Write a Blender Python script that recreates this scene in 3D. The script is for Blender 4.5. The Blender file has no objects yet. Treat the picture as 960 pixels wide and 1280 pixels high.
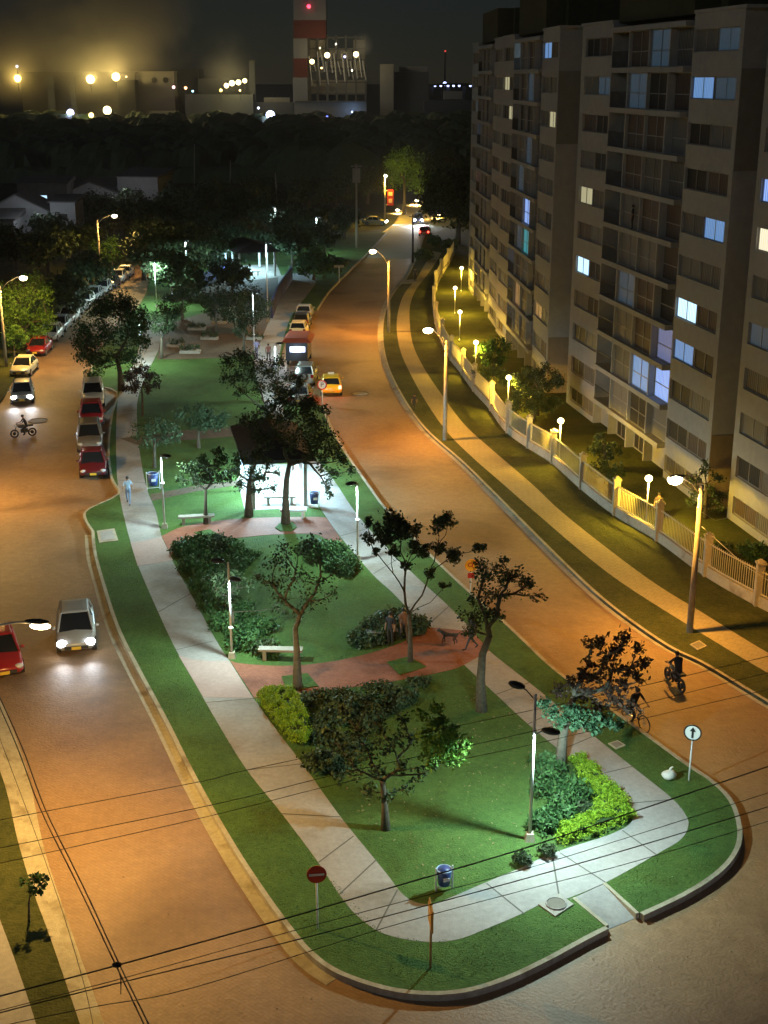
import bpy, math, random
import numpy as np
from mathutils import Vector, Matrix
from mathutils.geometry import tessellate_polygon
random.seed(7); RNG = np.random.default_rng(7)
scene = bpy.context.scene
COL = scene.collection
R = math.radians
# ------------------------------------------------------------------ camera, sky, added fill sun, exposure
PITCH = R(18.5); FPX = 1627.0; HC = 24.0
cam = bpy.data.cameras.new('camera'); camo = bpy.data.objects.new('camera', cam); COL.objects.link(camo)
camo.location = (0, 0, HC); camo.rotation_euler = (R(90) - PITCH, 0, 0)
cam.sensor_fit = 'VERTICAL'; cam.sensor_height = 24.0; cam.lens = 24.0 * FPX / 1280.0
cam.clip_start = 0.5; cam.clip_end = 6000
scene.camera = camo
world = bpy.data.worlds.new('World'); scene.world = world; world.use_nodes = True
wn = world.node_tree; bg = wn.nodes['Background']
sky = wn.nodes.new('ShaderNodeTexSky'); sky.sky_type = 'NISHITA'; sky.sun_disc = False
sky.sun_elevation = R(16); sky.sun_rotation = R(235); sky.air_density = 1.0; sky.dust_density = 0.0; sky.ozone_density = 4.0
wn.links.new(sky.outputs[0], bg.inputs[0]); bg.inputs[1].default_value = 0.0026
fill_sun = bpy.data.lights.new('fill_sun', 'SUN'); fill_sun.energy = 0.17; fill_sun.angle = R(12); fill_sun.color = (0.84, 0.94, 1.0)  # added dim sun standing in for city glow on the tower fronts
fill_sun_obj = bpy.data.objects.new('fill_sun', fill_sun); COL.objects.link(fill_sun_obj)
_az = R(235); _el = R(16)
fill_sun_obj.rotation_euler = Vector((-math.sin(_az)*math.cos(_el), -math.cos(_az)*math.cos(_el), -math.sin(_el))).to_track_quat('-Z', 'Y').to_euler()
scene.view_settings.view_transform = 'Standard'; scene.view_settings.look = 'None'
scene.view_settings.exposure = 0.0; scene.view_settings.gamma = 1.0; scene.view_settings.use_curve_mapping = False
cy = scene.cycles
cy.use_denoising = True; cy.use_light_tree = True
cy.max_bounces = 5; cy.diffuse_bounces = 2; cy.glossy_bounces = 2; cy.transmission_bounces = 3
cy.volume_bounces = 0; cy.transparent_max_bounces = 8; cy.caustics_reflective = False; cy.caustics_refractive = False
cy.sample_clamp_indirect = 4.0; cy.volume_step_rate = 4.0; cy.volume_max_steps = 64

# ------------------------------------------------------------------ where the rays of the survey meet the ground
def ray(px, py):
    x = (px - 480) / FPX; u = -(py - 640) / FPX
    return Vector((x, math.cos(PITCH) + u*math.sin(PITCH), -math.sin(PITCH) + u*math.cos(PITCH)))
def G(px, py, z=0.0):
    d = ray(px, py); t = (z - HC) / d.z
    return Vector((d.x*t, d.y*t, z))
def AT(px, py, Y):
    d = ray(px, py); t = Y / d.y
    return Vector((d.x*t, Y, HC + d.z*t))
def PJ(p):
    dz = p[2] - HC; f = p[1]*math.cos(PITCH) - dz*math.sin(PITCH); u = p[1]*math.sin(PITCH) + dz*math.cos(PITCH)
    return 480 + p[0]/f*FPX, 640 - u/f*FPX
def smooth(pts, n=6, closed=False):
    P = [Vector(p) for p in pts]; out = []; m = len(P)
    rng = range(m if closed else m-1)
    for i in rng:
        if closed: p0, p1, p2, p3 = P[i-1], P[i], P[(i+1) % m], P[(i+2) % m]
        else: p0, p1, p2, p3 = P[max(i-1, 0)], P[i], P[i+1], P[min(i+2, m-1)]
        for k in range(n):
            t = k/n
            out.append(0.5*((2*p1) + (-p0+p2)*t + (2*p0-5*p1+4*p2-p3)*t*t + (-p0+3*p1-3*p2+p3)*t**3))
    if not closed: out.append(P[-1])
    return out
def GP(pts, z=0.0, sm=6):
    q = [G(x, y, z) for x, y in pts]
    return smooth(q, sm) if sm else q

# ------------------------------------------------------------------ materials
MATS = {}
def mat(name, col=(0.5,0.5,0.5), rough=0.8, metal=0.0, noise=0.0, scale=2.0, bump=0.0, bscale=None, col2=None, emis=None, estr=0.0, spec=None, alpha=None, island=False):
    if name in MATS: return MATS[name]
    m = bpy.data.materials.new(name); m.use_nodes = True; MATS[name] = m
    nt = m.node_tree; b = nt.nodes['Principled BSDF']
    b.inputs['Base Color'].default_value = (*col, 1); b.inputs['Roughness'].default_value = rough
    b.inputs['Metallic'].default_value = metal
    if spec is not None: b.inputs['Specular IOR Level'].default_value = spec
    if alpha is not None: b.inputs['Alpha'].default_value = alpha
    if noise > 0 or col2 is not None or bump > 0:
        tc = nt.nodes.new('ShaderNodeTexCoord')
    if noise > 0 or col2 is not None:
        n1 = nt.nodes.new('ShaderNodeTexNoise'); n1.inputs['Scale'].default_value = scale; n1.inputs['Detail'].default_value = 6; n1.inputs['Roughness'].default_value = 0.65
        nt.links.new(tc.outputs['Object'], n1.inputs['Vector'])
        rp = nt.nodes.new('ShaderNodeValToRGB'); rp.color_ramp.elements[0].position = 0.32; rp.color_ramp.elements[1].position = 0.68
        c2 = col2 if col2 is not None else tuple(min(1, c*(1+noise)) for c in col)
        c1 = col if col2 is not None else tuple(c*(1-noise) for c in col)
        rp.color_ramp.elements[0].color = (*c1, 1); rp.color_ramp.elements[1].color = (*c2, 1)
        if island:
            gi = nt.nodes.new('ShaderNodeNewGeometry'); mx = nt.nodes.new('ShaderNodeMath'); mx.operation = 'MULTIPLY_ADD'
            mx.inputs[1].default_value = 0.5; nt.links.new(gi.outputs['Random Per Island'], mx.inputs[0])
            m2 = nt.nodes.new('ShaderNodeMath'); m2.operation = 'MULTIPLY'; m2.inputs[1].default_value = 0.5
            nt.links.new(n1.outputs['Fac'], m2.inputs[0]); nt.links.new(m2.outputs[0], mx.inputs[2]); nt.links.new(mx.outputs[0], rp.inputs[0])
        else: nt.links.new(n1.outputs['Fac'], rp.inputs[0])
        nt.links.new(rp.outputs[0], b.inputs['Base Color'])
    if bump > 0:
        n2 = nt.nodes.new('ShaderNodeTexNoise'); n2.inputs['Scale'].default_value = bscale or scale*8; n2.inputs['Detail'].default_value = 4
        nt.links.new(tc.outputs['Object'], n2.inputs['Vector'])
        bp = nt.nodes.new('ShaderNodeBump'); bp.inputs['Strength'].default_value = bump; bp.inputs['Distance'].default_value = 0.05
        nt.links.new(n2.outputs['Fac'], bp.inputs['Height']); nt.links.new(bp.outputs[0], b.inputs['Normal'])
    if emis is not None:
        b.inputs['Emission Color'].default_value = (*emis, 1); b.inputs['Emission Strength'].default_value = estr
    return m
def ground_mat(name, c1, c2, patch, fine, rough=0.9, bump=0.3, bscale=20, brick=None, stain=None, spec=0.3):
    """two scales of uneven colour, plus laid blocks when brick is given"""
    m = bpy.data.materials.new(name); m.use_nodes = True; MATS[name] = m
    nt = m.node_tree; b = nt.nodes['Principled BSDF']; L = nt.links.new
    b.inputs['Roughness'].default_value = rough; b.inputs['Specular IOR Level'].default_value = spec
    tc = nt.nodes.new('ShaderNodeTexCoord')
    a = nt.nodes.new('ShaderNodeTexNoise'); a.inputs['Scale'].default_value = patch; a.inputs['Detail'].default_value = 5; a.inputs['Roughness'].default_value = 0.6
    f = nt.nodes.new('ShaderNodeTexNoise'); f.inputs['Scale'].default_value = fine; f.inputs['Detail'].default_value = 4; f.inputs['Roughness'].default_value = 0.7
    L(tc.outputs['Object'], a.inputs['Vector']); L(tc.outputs['Object'], f.inputs['Vector'])
    av = nt.nodes.new('ShaderNodeMath'); av.operation = 'ADD'; L(a.outputs['Fac'], av.inputs[0]); L(f.outputs['Fac'], av.inputs[1])
    hv = nt.nodes.new('ShaderNodeMath'); hv.operation = 'MULTIPLY'; hv.inputs[1].default_value = 0.5; L(av.outputs[0], hv.inputs[0])
    rp = nt.nodes.new('ShaderNodeValToRGB'); rp.color_ramp.elements[0].position = 0.36; rp.color_ramp.elements[1].position = 0.64
    rp.color_ramp.elements[0].color = (*c1, 1); rp.color_ramp.elements[1].color = (*c2, 1); L(hv.outputs[0], rp.inputs[0])
    out = rp.outputs[0]
    if brick:
        bk = nt.nodes.new('ShaderNodeTexBrick'); bk.inputs['Scale'].default_value = 1.0
        bk.inputs['Brick Width'].default_value = brick[0]; bk.inputs['Row Height'].default_value = brick[1]; bk.inputs['Mortar Size'].default_value = brick[2]
        bk.inputs['Color1'].default_value = (1, 1, 1, 1); bk.inputs['Color2'].default_value = (brick[3],)*3 + (1,); bk.inputs['Mortar'].default_value = (brick[4],)*3 + (1,)
        mp = nt.nodes.new('ShaderNodeMapping'); mp.inputs['Rotation'].default_value = (0, 0, R(brick[5])); L(tc.outputs['Object'], mp.inputs['Vector']); L(mp.outputs[0], bk.inputs['Vector'])
        mx = nt.nodes.new('ShaderNodeMixRGB'); mx.blend_type = 'MULTIPLY'; mx.inputs[0].default_value = 1.0; L(out, mx.inputs[1]); L(bk.outputs['Color'], mx.inputs[2]); out = mx.outputs[0]
    if stain:
        s = nt.nodes.new('ShaderNodeTexNoise'); s.inputs['Scale'].default_value = stain[0]; s.inputs['Detail'].default_value = 8; s.inputs['Distortion'].default_value = 0.6; L(tc.outputs['Object'], s.inputs['Vector'])
        r2 = nt.nodes.new('ShaderNodeValToRGB'); r2.color_ramp.elements[0].position = stain[1]; r2.color_ramp.elements[1].position = stain[1]+0.14
        r2.color_ramp.elements[0].color = (1, 1, 1, 1); r2.color_ramp.elements[1].color = (*stain[2], 1); L(s.outputs['Fac'], r2.inputs[0])
        mx = nt.nodes.new('ShaderNodeMixRGB'); mx.blend_type = 'MULTIPLY'; mx.inputs[0].default_value = 1.0; L(out, mx.inputs[1]); L(r2.outputs[0], mx.inputs[2]); out = mx.outputs[0]
    L(out, b.inputs['Base Color'])
    if bump:
        n = nt.nodes.new('ShaderNodeTexNoise'); n.inputs['Scale'].default_value = bscale; n.inputs['Detail'].default_value = 4; L(tc.outputs['Object'], n.inputs['Vector'])
        bp = nt.nodes.new('ShaderNodeBump'); bp.inputs['Strength'].default_value = bump; bp.inputs['Distance'].default_value = 0.05; L(n.outputs['Fac'], bp.inputs['Height']); L(bp.outputs[0], b.inputs['Normal'])
    return m
def emit(name, col, s):
    return mat(name, (0.8, 0.8, 0.8), 0.5, emis=col, estr=s)

M_ROAD = ground_mat('clay_paver_road', (0.225,0.135,0.066), (0.335,0.212,0.112), 0.16, 2.6, 0.62, 0.45, 9, brick=(0.24,0.12,0.008,0.93,0.78,38), stain=(0.12,0.50,(0.60,0.56,0.55)), spec=0.5)
M_CONC_ROAD = ground_mat('old_concrete_road', (0.30,0.27,0.21), (0.42,0.38,0.30), 0.1, 1.5, 0.8, 0.2)
M_SOIL = ground_mat('dark_ground', (0.012,0.016,0.008), (0.03,0.035,0.018), 0.03, 0.8, 1.0, 0.6, 3)
M_GRASS = ground_mat('mown_grass', (0.044,0.090,0.022), (0.084,0.158,0.040), 0.45, 4.5, 0.95, 0.9, 14, stain=(0.35,0.56,(0.85,0.72,0.6)), spec=0.15)
M_GRASS2 = ground_mat('dry_verge_grass', (0.030,0.040,0.010), (0.085,0.090,0.028), 0.6, 5.0, 0.95, 0.9, 12, spec=0.15)
M_WALK = ground_mat('pale_walk_concrete', (0.25,0.24,0.235), (0.37,0.355,0.345), 0.35, 5.0, 0.8, 0.2, 30, stain=(0.28,0.53,(0.70,0.64,0.56)))
M_TILE = ground_mat('ribbed_sidewalk_tiles', (0.30,0.25,0.15), (0.40,0.33,0.20), 0.3, 5, 0.8, 0.2, 20, brick=(0.4,0.4,0.02,0.95,0.8,30))
M_BRICK = ground_mat('red_brick_paving', (0.24,0.085,0.05), (0.36,0.15,0.10), 0.5, 6, 0.8, 0.3, 25, brick=(0.24,0.12,0.01,0.88,0.75,12), stain=(0.4,0.5,(0.65,0.62,0.62)))
M_PLAZA = ground_mat('plaza_paving', (0.10,0.072,0.05), (0.17,0.125,0.085), 0.3, 4, 0.85, 0.3, 25, brick=(0.6,0.6,0.02,0.85,0.6,10))
M_KERB = ground_mat('kerb_concrete', (0.30,0.27,0.20), (0.46,0.42,0.32), 0.6, 6, 0.85, 0.3, 25, stain=(0.8,0.55,(0.6,0.55,0.48)))
M_CONC = ground_mat('cast_concrete', (0.28,0.26,0.23), (0.40,0.38,0.34), 0.8, 8, 0.85, 0.2, 25)
M_JOINT = mat('joint', (0.10,0.095,0.085), 0.95)
M_BARK = mat('bark', (0.10,0.085,0.06), 0.95, noise=0.35, scale=6, bump=0.6)
M_BARKP = mat('pale_bark', (0.16,0.15,0.12), 0.9, noise=0.3, scale=5, bump=0.5)
def leafmat(name, c1, c2): return mat(name, c1, 0.6, col2=c2, scale=0.9, spec=0.25, island=True)
M_LDARK = leafmat('leaf_dark', (0.024,0.045,0.020), (0.075,0.115,0.050))
M_LDARK2 = leafmat('leaf_maroon', (0.045,0.028,0.024), (0.10,0.070,0.055))
M_LMID = leafmat('leaf_mid', (0.022,0.065,0.018), (0.065,0.150,0.045))
M_LLIT = leafmat('leaf_lit', (0.06,0.16,0.02), (0.16,0.30,0.05))  # brighter leaf copy for lit crowns, lamplight put into the colour
M_LLIME = leafmat('leaf_lime', (0.13,0.25,0.010), (0.27,0.42,0.03))
M_LTEAL_LIT = leafmat('leaf_teal_lit', (0.020,0.055,0.025), (0.060,0.135,0.070))  # teal lamplight put into the leaf colour of the corner tree
M_POLE = mat('pole_concrete', (0.38,0.34,0.27), 0.85, noise=0.18, scale=3)
M_STEEL = mat('galvanised_steel', (0.45,0.46,0.47), 0.45, 0.5, noise=0.1, scale=5)
M_FENCE = mat('cream_metal', (0.50,0.45,0.30), 0.6, noise=0.1, scale=3)
M_WHITE = mat('white_paint', (0.72,0.74,0.76), 0.5, noise=0.05, scale=3)
M_DARKMET = mat('dark_metal', (0.03,0.032,0.036), 0.5, 0.2)
M_BLACK = mat('black_rubber', (0.018,0.018,0.02), 0.7)
M_CABLE = mat('cable_rubber', (0.045,0.036,0.030), 0.8)
M_CREAM = ground_mat('cream_render', (0.27,0.268,0.255), (0.36,0.355,0.335), 0.12, 1.6, 0.9, 0.1, 20)
M_TAUPE = ground_mat('taupe_render', (0.17,0.155,0.13), (0.22,0.205,0.175), 0.15, 1.6, 0.9, 0.1, 20)
M_OLIVE = ground_mat('olive_render', (0.045,0.044,0.022), (0.07,0.068,0.032), 0.15, 1.6, 0.9, 0.1, 20)
M_BROWN = ground_mat('brown_render', (0.20,0.155,0.095), (0.26,0.205,0.13), 0.15, 1.6, 0.9, 0.1, 20)
M_FRAME = mat('window_aluminium', (0.32,0.31,0.29), 0.5, 0.3)
M_ROOF = mat('dark_roof_sheet', (0.030,0.028,0.030), 0.7, noise=0.25, scale=1.5)
M_SKIN = mat('skin', (0.28,0.16,0.10), 0.6)
M_HAIR = mat('hair', (0.012,0.010,0.009), 0.6)
M_GLASS_CAR = mat('car_glass', (0.012,0.014,0.018), 0.08, spec=0.7)
M_CHROME = mat('chrome', (0.7,0.7,0.72), 0.18, 0.9)
M_RIM = mat('alloy', (0.35,0.35,0.37), 0.35, 0.7)
M_HEADL = emit('headlight_lit', (0.92,0.95,1.0), 40)
M_HEADOFF = mat('headlight_glass', (0.55,0.57,0.6), 0.12, spec=0.8)
M_TAILOFF = mat('tail_lens', (0.25,0.01,0.01), 0.2)
M_TAILON = emit('tail_lit', (1.0,0.06,0.03), 9)
M_PLATE = mat('yellow_plate', (0.75,0.50,0.05), 0.5)
def paint(name, c, rough=0.28): return mat('paint_'+name, c, rough, spec=0.6)

def pane_mat(name, dark, light, lit=None, s=0.0, scale=9.0):
    """glass with hanging curtain folds behind it"""
    if name in MATS: return MATS[name]
    m = bpy.data.materials.new(name); m.use_nodes = True; MATS[name] = m
    nt = m.node_tree; b = nt.nodes['Principled BSDF']; L = nt.links.new
    tc = nt.nodes.new('ShaderNodeTexCoord'); w = nt.nodes.new('ShaderNodeTexWave'); w.bands_direction = 'X'
    w.inputs['Scale'].default_value = scale*0.16; w.inputs['Distortion'].default_value = 2.5; w.inputs['Detail'].default_value = 2; w.inputs['Detail Scale'].default_value = 1.2
    mp = nt.nodes.new('ShaderNodeMapping'); mp.inputs['Scale'].default_value = (1, 1, 0.12)
    L(tc.outputs['Object'], mp.inputs['Vector']); L(mp.outputs[0], w.inputs['Vector'])
    rp = nt.nodes.new('ShaderNodeValToRGB'); rp.color_ramp.elements[0].color = (*dark, 1); rp.color_ramp.elements[1].color = (*light, 1)
    L(w.outputs['Fac'], rp.inputs[0])
    if lit:
        b.inputs['Base Color'].default_value = (0.2, 0.2, 0.2, 1)
        L(rp.outputs[0], b.inputs['Emission Color']); b.inputs['Emission Strength'].default_value = s
    else: L(rp.outputs[0], b.inputs['Base Color'])
    b.inputs['Roughness'].default_value = 0.5; b.inputs['Specular IOR Level'].default_value = 0.15
    return m
PANES = [pane_mat('pane_dark', (0.02,0.02,0.02), (0.05,0.048,0.045)), pane_mat('pane_curtain', (0.05,0.05,0.045), (0.20,0.195,0.18)),
         pane_mat('pane_curtain_brown', (0.05,0.035,0.028), (0.14,0.11,0.09)), pane_mat('pane_grey', (0.10,0.10,0.095), (0.22,0.215,0.20), scale=14)]
LITP = {'blue': pane_mat('pane_lit_blue', (0.10,0.25,0.75), (0.30,0.62,1.0), True, 0.55),
        'white': pane_mat('pane_lit_white', (0.25,0.55,0.95), (0.75,1.0,1.0), True, 1.5),
        'dim': pane_mat('pane_lit_dim', (0.02,0.05,0.08), (0.10,0.22,0.35), True, 0.22),
        'yellow': pane_mat('pane_lit_yellow', (0.35,0.30,0.14), (0.95,0.90,0.55), True, 0.6),
        'warm': pane_mat('pane_lit_warm', (0.8,0.7,0.4), (1.0,0.95,0.75), True, 1.1),
        'amber': pane_mat('pane_lit_amber', (0.12,0.06,0.02), (0.75,0.38,0.12), True, 0.5),
        'purple': pane_mat('pane_lit_purple', (0.18,0.22,0.50), (0.36,0.42,0.78), True, 0.4),
        'violet': pane_mat('pane_lit_violet', (0.10,0.20,0.75), (0.40,0.62,1.0), True, 1.0),
        'teal': pane_mat('pane_lit_teal', (0.02,0.20,0.25), (0.05,0.45,0.50), True, 0.7),
        'red': pane_mat('pane_lit_red', (0.5,0.05,0.1), (1.0,0.3,0.5), True, 0.9)}

# ------------------------------------------------------------------ mesh builder
class MB:
    def __init__(s): s.v = []; s.f = []; s.mi = []; s.m = 0
    def add(s, vs, fs):
        o = len(s.v); s.v += [tuple(v) for v in vs]; s.f += [tuple(i+o for i in f) for f in fs]; s.mi += [s.m]*len(fs); return s
    def box(s, c, d, rz=0, taper=(1, 1)):
        cx, cy_, cz = c; hx, hy, hz = d[0]/2, d[1]/2, d[2]/2; ca, sa = math.cos(rz), math.sin(rz); vs = []
        for k, z in enumerate((-hz, hz)):
            tx, ty = (1, 1) if k == 0 else taper
            for x, y in ((-hx, -hy), (hx, -hy), (hx, hy), (-hx, hy)):
                x *= tx; y *= ty; vs.append((cx+x*ca-y*sa, cy_+x*sa+y*ca, cz+z))
        return s.add(vs, [(0,3,2,1), (4,5,6,7), (0,1,5,4), (1,2,6,5), (2,3,7,6), (3,0,4,7)])
    def bb(s, x0, x1, y0, y1, z0, z1): return s.box(((x0+x1)/2, (y0+y1)/2, (z0+z1)/2), (x1-x0, y1-y0, z1-z0))
    def tube(s, pts, rad, n=8, cap=True):
        P = [Vector(p) for p in pts]; m = len(P)
        if not hasattr(rad, '__len__'): rad = [rad]*m
        vs = []; fs = []; prev = None
        for i, p in enumerate(P):
            t = (P[min(i+1, m-1)] - P[max(i-1, 0)]).normalized()
            if prev is None:
                a = Vector((0, 0, 1)) if abs(t.z) < 0.9 else Vector((1, 0, 0)); u = t.cross(a).normalized()
            else: u = (prev - t*prev.dot(t)).normalized()
            prev = u; w = t.cross(u)
            for k in range(n):
                an = 2*math.pi*k/n; vs.append(p + (u*math.cos(an) + w*math.sin(an))*rad[i])
        for i in range(m-1):
            for k in range(n): fs.append((i*n+k, i*n+(k+1) % n, (i+1)*n+(k+1) % n, (i+1)*n+k))
        if cap: fs.append(tuple(reversed(range(n)))); fs.append(tuple(range((m-1)*n, m*n)))
        return s.add(vs, fs)
    def sphere(s, c, r, seg=12, rings=8):
        r = r if hasattr(r, '__len__') else (r, r, r); vs = [(c[0], c[1], c[2]-r[2])]; fs = []
        for i in range(1, rings):
            a = -math.pi/2 + math.pi*i/rings
            for k in range(seg):
                b = 2*math.pi*k/seg; vs.append((c[0]+r[0]*math.cos(a)*math.cos(b), c[1]+r[1]*math.cos(a)*math.sin(b), c[2]+r[2]*math.sin(a)))
        vs.append((c[0], c[1], c[2]+r[2])); T = len(vs)-1
        for k in range(seg): fs.append((0, 1+(k+1) % seg, 1+k)); fs.append((T, T-seg+k, T-seg+(k+1) % seg))
        for i in range(rings-2):
            for k in range(seg): fs.append((1+i*seg+k, 1+i*seg+(k+1) % seg, 1+(i+1)*seg+(k+1) % seg, 1+(i+1)*seg+k))
        return s.add(vs, fs)
    def prism(s, poly, z0, z1):
        n = len(poly); P = [(p[0], p[1]) for p in poly]
        ar = sum(P[i][0]*P[(i+1) % n][1]-P[(i+1) % n][0]*P[i][1] for i in range(n))
        if ar < 0: P.reverse()
        vs = [(x, y, z0) for x, y in P] + [(x, y, z1) for x, y in P]
        fs = [(i, (i+1) % n, n+(i+1) % n, n+i) for i in range(n)]
        for t in tessellate_polygon([[Vector((x, y, 0)) for x, y in P]]):
            a, b, c = t
            cr = (P[b][0]-P[a][0])*(P[c][1]-P[a][1]) - (P[b][1]-P[a][1])*(P[c][0]-P[a][0])
            if cr < 0: a, c = c, a
            fs.append((n+a, n+b, n+c))
        return s.add(vs, fs)
    def sheet(s, poly, z):
        n = len(poly); P = [(p[0], p[1]) for p in poly]; vs = [(x, y, z) for x, y in P]; fs = []
        for t in tessellate_polygon([[Vector((x, y, 0)) for x, y in P]]):
            a, b, c = t; cr = (P[b][0]-P[a][0])*(P[c][1]-P[a][1]) - (P[b][1]-P[a][1])*(P[c][0]-P[a][0])
            if cr < 0: a, c = c, a
            fs.append((a, b, c))
        return s.add(vs, fs)
    def ribbon(s, path, w, z0, z1, side=1):
        """solid strip of width w along a path, on its left (side=1) or right"""
        P = [Vector((p[0], p[1])) for p in path]; m = len(P); vs = []
        for i in range(m):
            t = (P[min(i+1, m-1)]-P[max(i-1, 0)]).normalized(); nrm = Vector((-t.y, t.x))*side; q = P[i]+nrm*w
            vs += [(P[i].x, P[i].y, z0), (P[i].x, P[i].y, z1), (q.x, q.y, z1), (q.x, q.y, z0)]
        fs = []
        for i in range(m-1):
            a, b = i*4, (i+1)*4
            for k in range(4):
                f = (a+k, a+(k+1) % 4, b+(k+1) % 4, b+k); fs.append(f if side < 0 else tuple(reversed(f)))
        fs.append((0, 1, 2, 3)); e = (m-1)*4; fs.append((e+3, e+2, e+1, e))
        return s.add(vs, fs)
    def ring(s, c, R_, r, axis='Y', n=20, m=6, rz=0):
        pts = []
        vs = []; fs = []
        for i in range(n):
            a = 2*math.pi*i/n
            for k in range(m):
                b = 2*math.pi*k/m; rr = R_+r*math.cos(b); h = r*math.sin(b)
                if axis == 'Y': p = (rr*math.cos(a), h, rr*math.sin(a))
                elif axis == 'Z': p = (rr*math.cos(a), rr*math.sin(a), h)
                else: p = (h, rr*math.cos(a), rr*math.sin(a))
                vs.append((c[0]+p[0], c[1]+p[1], c[2]+p[2]))
        for i in range(n):
            for k in range(m): fs.append((i*m+k, ((i+1) % n)*m+k, ((i+1) % n)*m+(k+1) % m, i*m+(k+1) % m))
        return s.add(vs, fs)
    def disc(s, c, r, nrm=(0, 0, 1), t=0.01, n=24):
        q = Vector(nrm).normalized(); return s.tube([Vector(c)-q*t/2, Vector(c)+q*t/2], r, n)
    def mesh(s, name, mats, smooth_=False):
        me = bpy.data.meshes.new(name); me.from_pydata(s.v, [], s.f)
        for m in (mats if isinstance(mats, (list, tuple)) else [mats]): me.materials.append(m)
        if isinstance(mats, (list, tuple)) and len(mats) > 1: me.polygons.foreach_set('material_index', s.mi)
        if smooth_: me.polygons.foreach_set('use_smooth', [True]*len(me.polygons))
        me.update(); return me
    def build(s, name, mats, parent=None, smooth_=False, label=None, loc=None, rz=None):
        o = bpy.data.objects.new(name, s.mesh(name, mats, smooth_)); COL.objects.link(o)
        if parent is not None: o.parent = parent
        if loc is not None: o.location = loc
        if rz is not None: o.rotation_euler = (0, 0, rz)
        if label: o['label'] = label
        return o
def empty(name, loc, label, cat, group=None, rz=0):
    o = bpy.data.objects.new(name, None); COL.objects.link(o); o.location = loc; o.rotation_euler = (0, 0, rz)
    o.empty_display_size = 0.2
    return tag(o, label, cat, group)
def tag(o, label, cat, group=None):
    o['label'] = label; o['category'] = cat
    if group: o['group'] = group
    return o
def struct(o): o['kind'] = 'structure'; return o
def copy_tree(o, parent=None):
    c = o.copy(); COL.objects.link(c)
    if parent is not None: c.parent = parent
    for ch in o.children: copy_tree(ch, c)
    return c
def light(name, kind, loc, energy, col, parent=None, size=0.1, spot=None, blend=0.4, to=None):
    l = bpy.data.lights.new(name, kind); l.energy = energy; l.color = col
    if kind in ('POINT', 'SPOT'): l.shadow_soft_size = size
    if kind == 'AREA': l.size = size
    if spot: l.spot_size = R(spot); l.spot_blend = blend
    o = bpy.data.objects.new(name, l); COL.objects.link(o); o.location = loc
    if to is not None: o.rotation_euler = (Vector(to)-Vector(loc)).to_track_quat('-Z', 'Y').to_euler()
    if parent is not None: o.parent = parent
    return o

# ------------------------------------------------------------------ ground, roads, island
def S(name, polys, z, m, z0=None):
    mb = MB()
    for p in polys:
        if z0 is None: mb.sheet(p, z)
        else: mb.prism(p, z0, z)
    return struct(mb.build(name, m))
mb = MB(); mb.sheet([(-2500,-300), (2500,-300), (2500,4500), (-2500,4500)], -0.06); struct(mb.build('ground', M_SOIL))
WL = [(-60,560),(-30,535),(2,500),(14,478),(30,455),(48,435),(72,410),(100,382),(130,358),(160,335),(190,318)]      # west road, outer edge
WLn = [(165,1400),(130,1280),(88,1160),(55,1060),(33,960),(0,872),(-40,780),(-80,690),(-75,600)]
KE = [(1010,905),(960,878),(880,830),(830,805),(760,755),(705,705),(645,645),(580,580),(530,535),(500,492),(482,452),(477,415),(482,385),(494,362),(509,345),(524,312),(528,300),(534,285),(546,262),(566,240),(590,226)]  # east road, outer kerb
EFar = [(590,219),(556,226),(520,248),(500,268),(492,280)]
road = GP([(-75,600)] + WL) + [G(x, y) for x, y in [(230,300),(300,296),(470,296)]] + [G(x, y) for x, y in reversed(EFar)] + GP(list(reversed(KE))) + [Vector((45, 36, 0)), Vector((60, 5, 0)), Vector((-10, 5, 0))] + GP(WLn[:-1])
S('road', [road], 0.0, M_ROAD)
far_c = GP([(455,322),(484,290),(494,279),(520,248),(560,224),(590,219)]) + GP([(590,227),(566,241),(546,263),(534,286),(527,301),(520,324)])
S('concrete_road', [far_c], 0.005, M_CONC_ROAD)

IZ = 0.2
ISL_W = [(118,664),(121,692),(133,735),(150,785),(175,835),(210,900),(240,960),(270,1015),(303,1070),(340,1125),(370,1165),(392,1190),(425,1213),(480,1232),(530,1239),(580,1236),(630,1221),(680,1198),(730,1171),(756,1158)]
ISL_R = [(800,1141),(855,1115),(897,1087),(918,1060),(921,1032),(910,1000),(885,975),(855,955),(780,900),(695,840),(635,784),(575,731),(530,688),(482,638),(454,600),(430,565),(412,534),(402,508)]
BAY_E = [(402,508),(350,500),(346,470),(352,440),(366,395),(373,384),(396,386)]
ISL_RF = [(396,386),(412,362),(440,334),(460,315),(482,290)]
BAY_W = [(190,330),(185,360),(165,395),(138,420),(118,447),(115,465),(120,480),(147,490),(141,520),(137,560),(141,597),(150,617),(112,636),(108,648),(118,664)]
isl_edge = GP(ISL_W, IZ) + GP([(715,1123),(757,1103)], IZ, 0) + GP(ISL_R, IZ) + GP(BAY_E, IZ, 0)[1:] + GP(ISL_RF, IZ)[1:] + [G(300, 292, IZ)] + GP(BAY_W, IZ, 3)
S('grass', [isl_edge], IZ, M_GRASS, -0.02)
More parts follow.
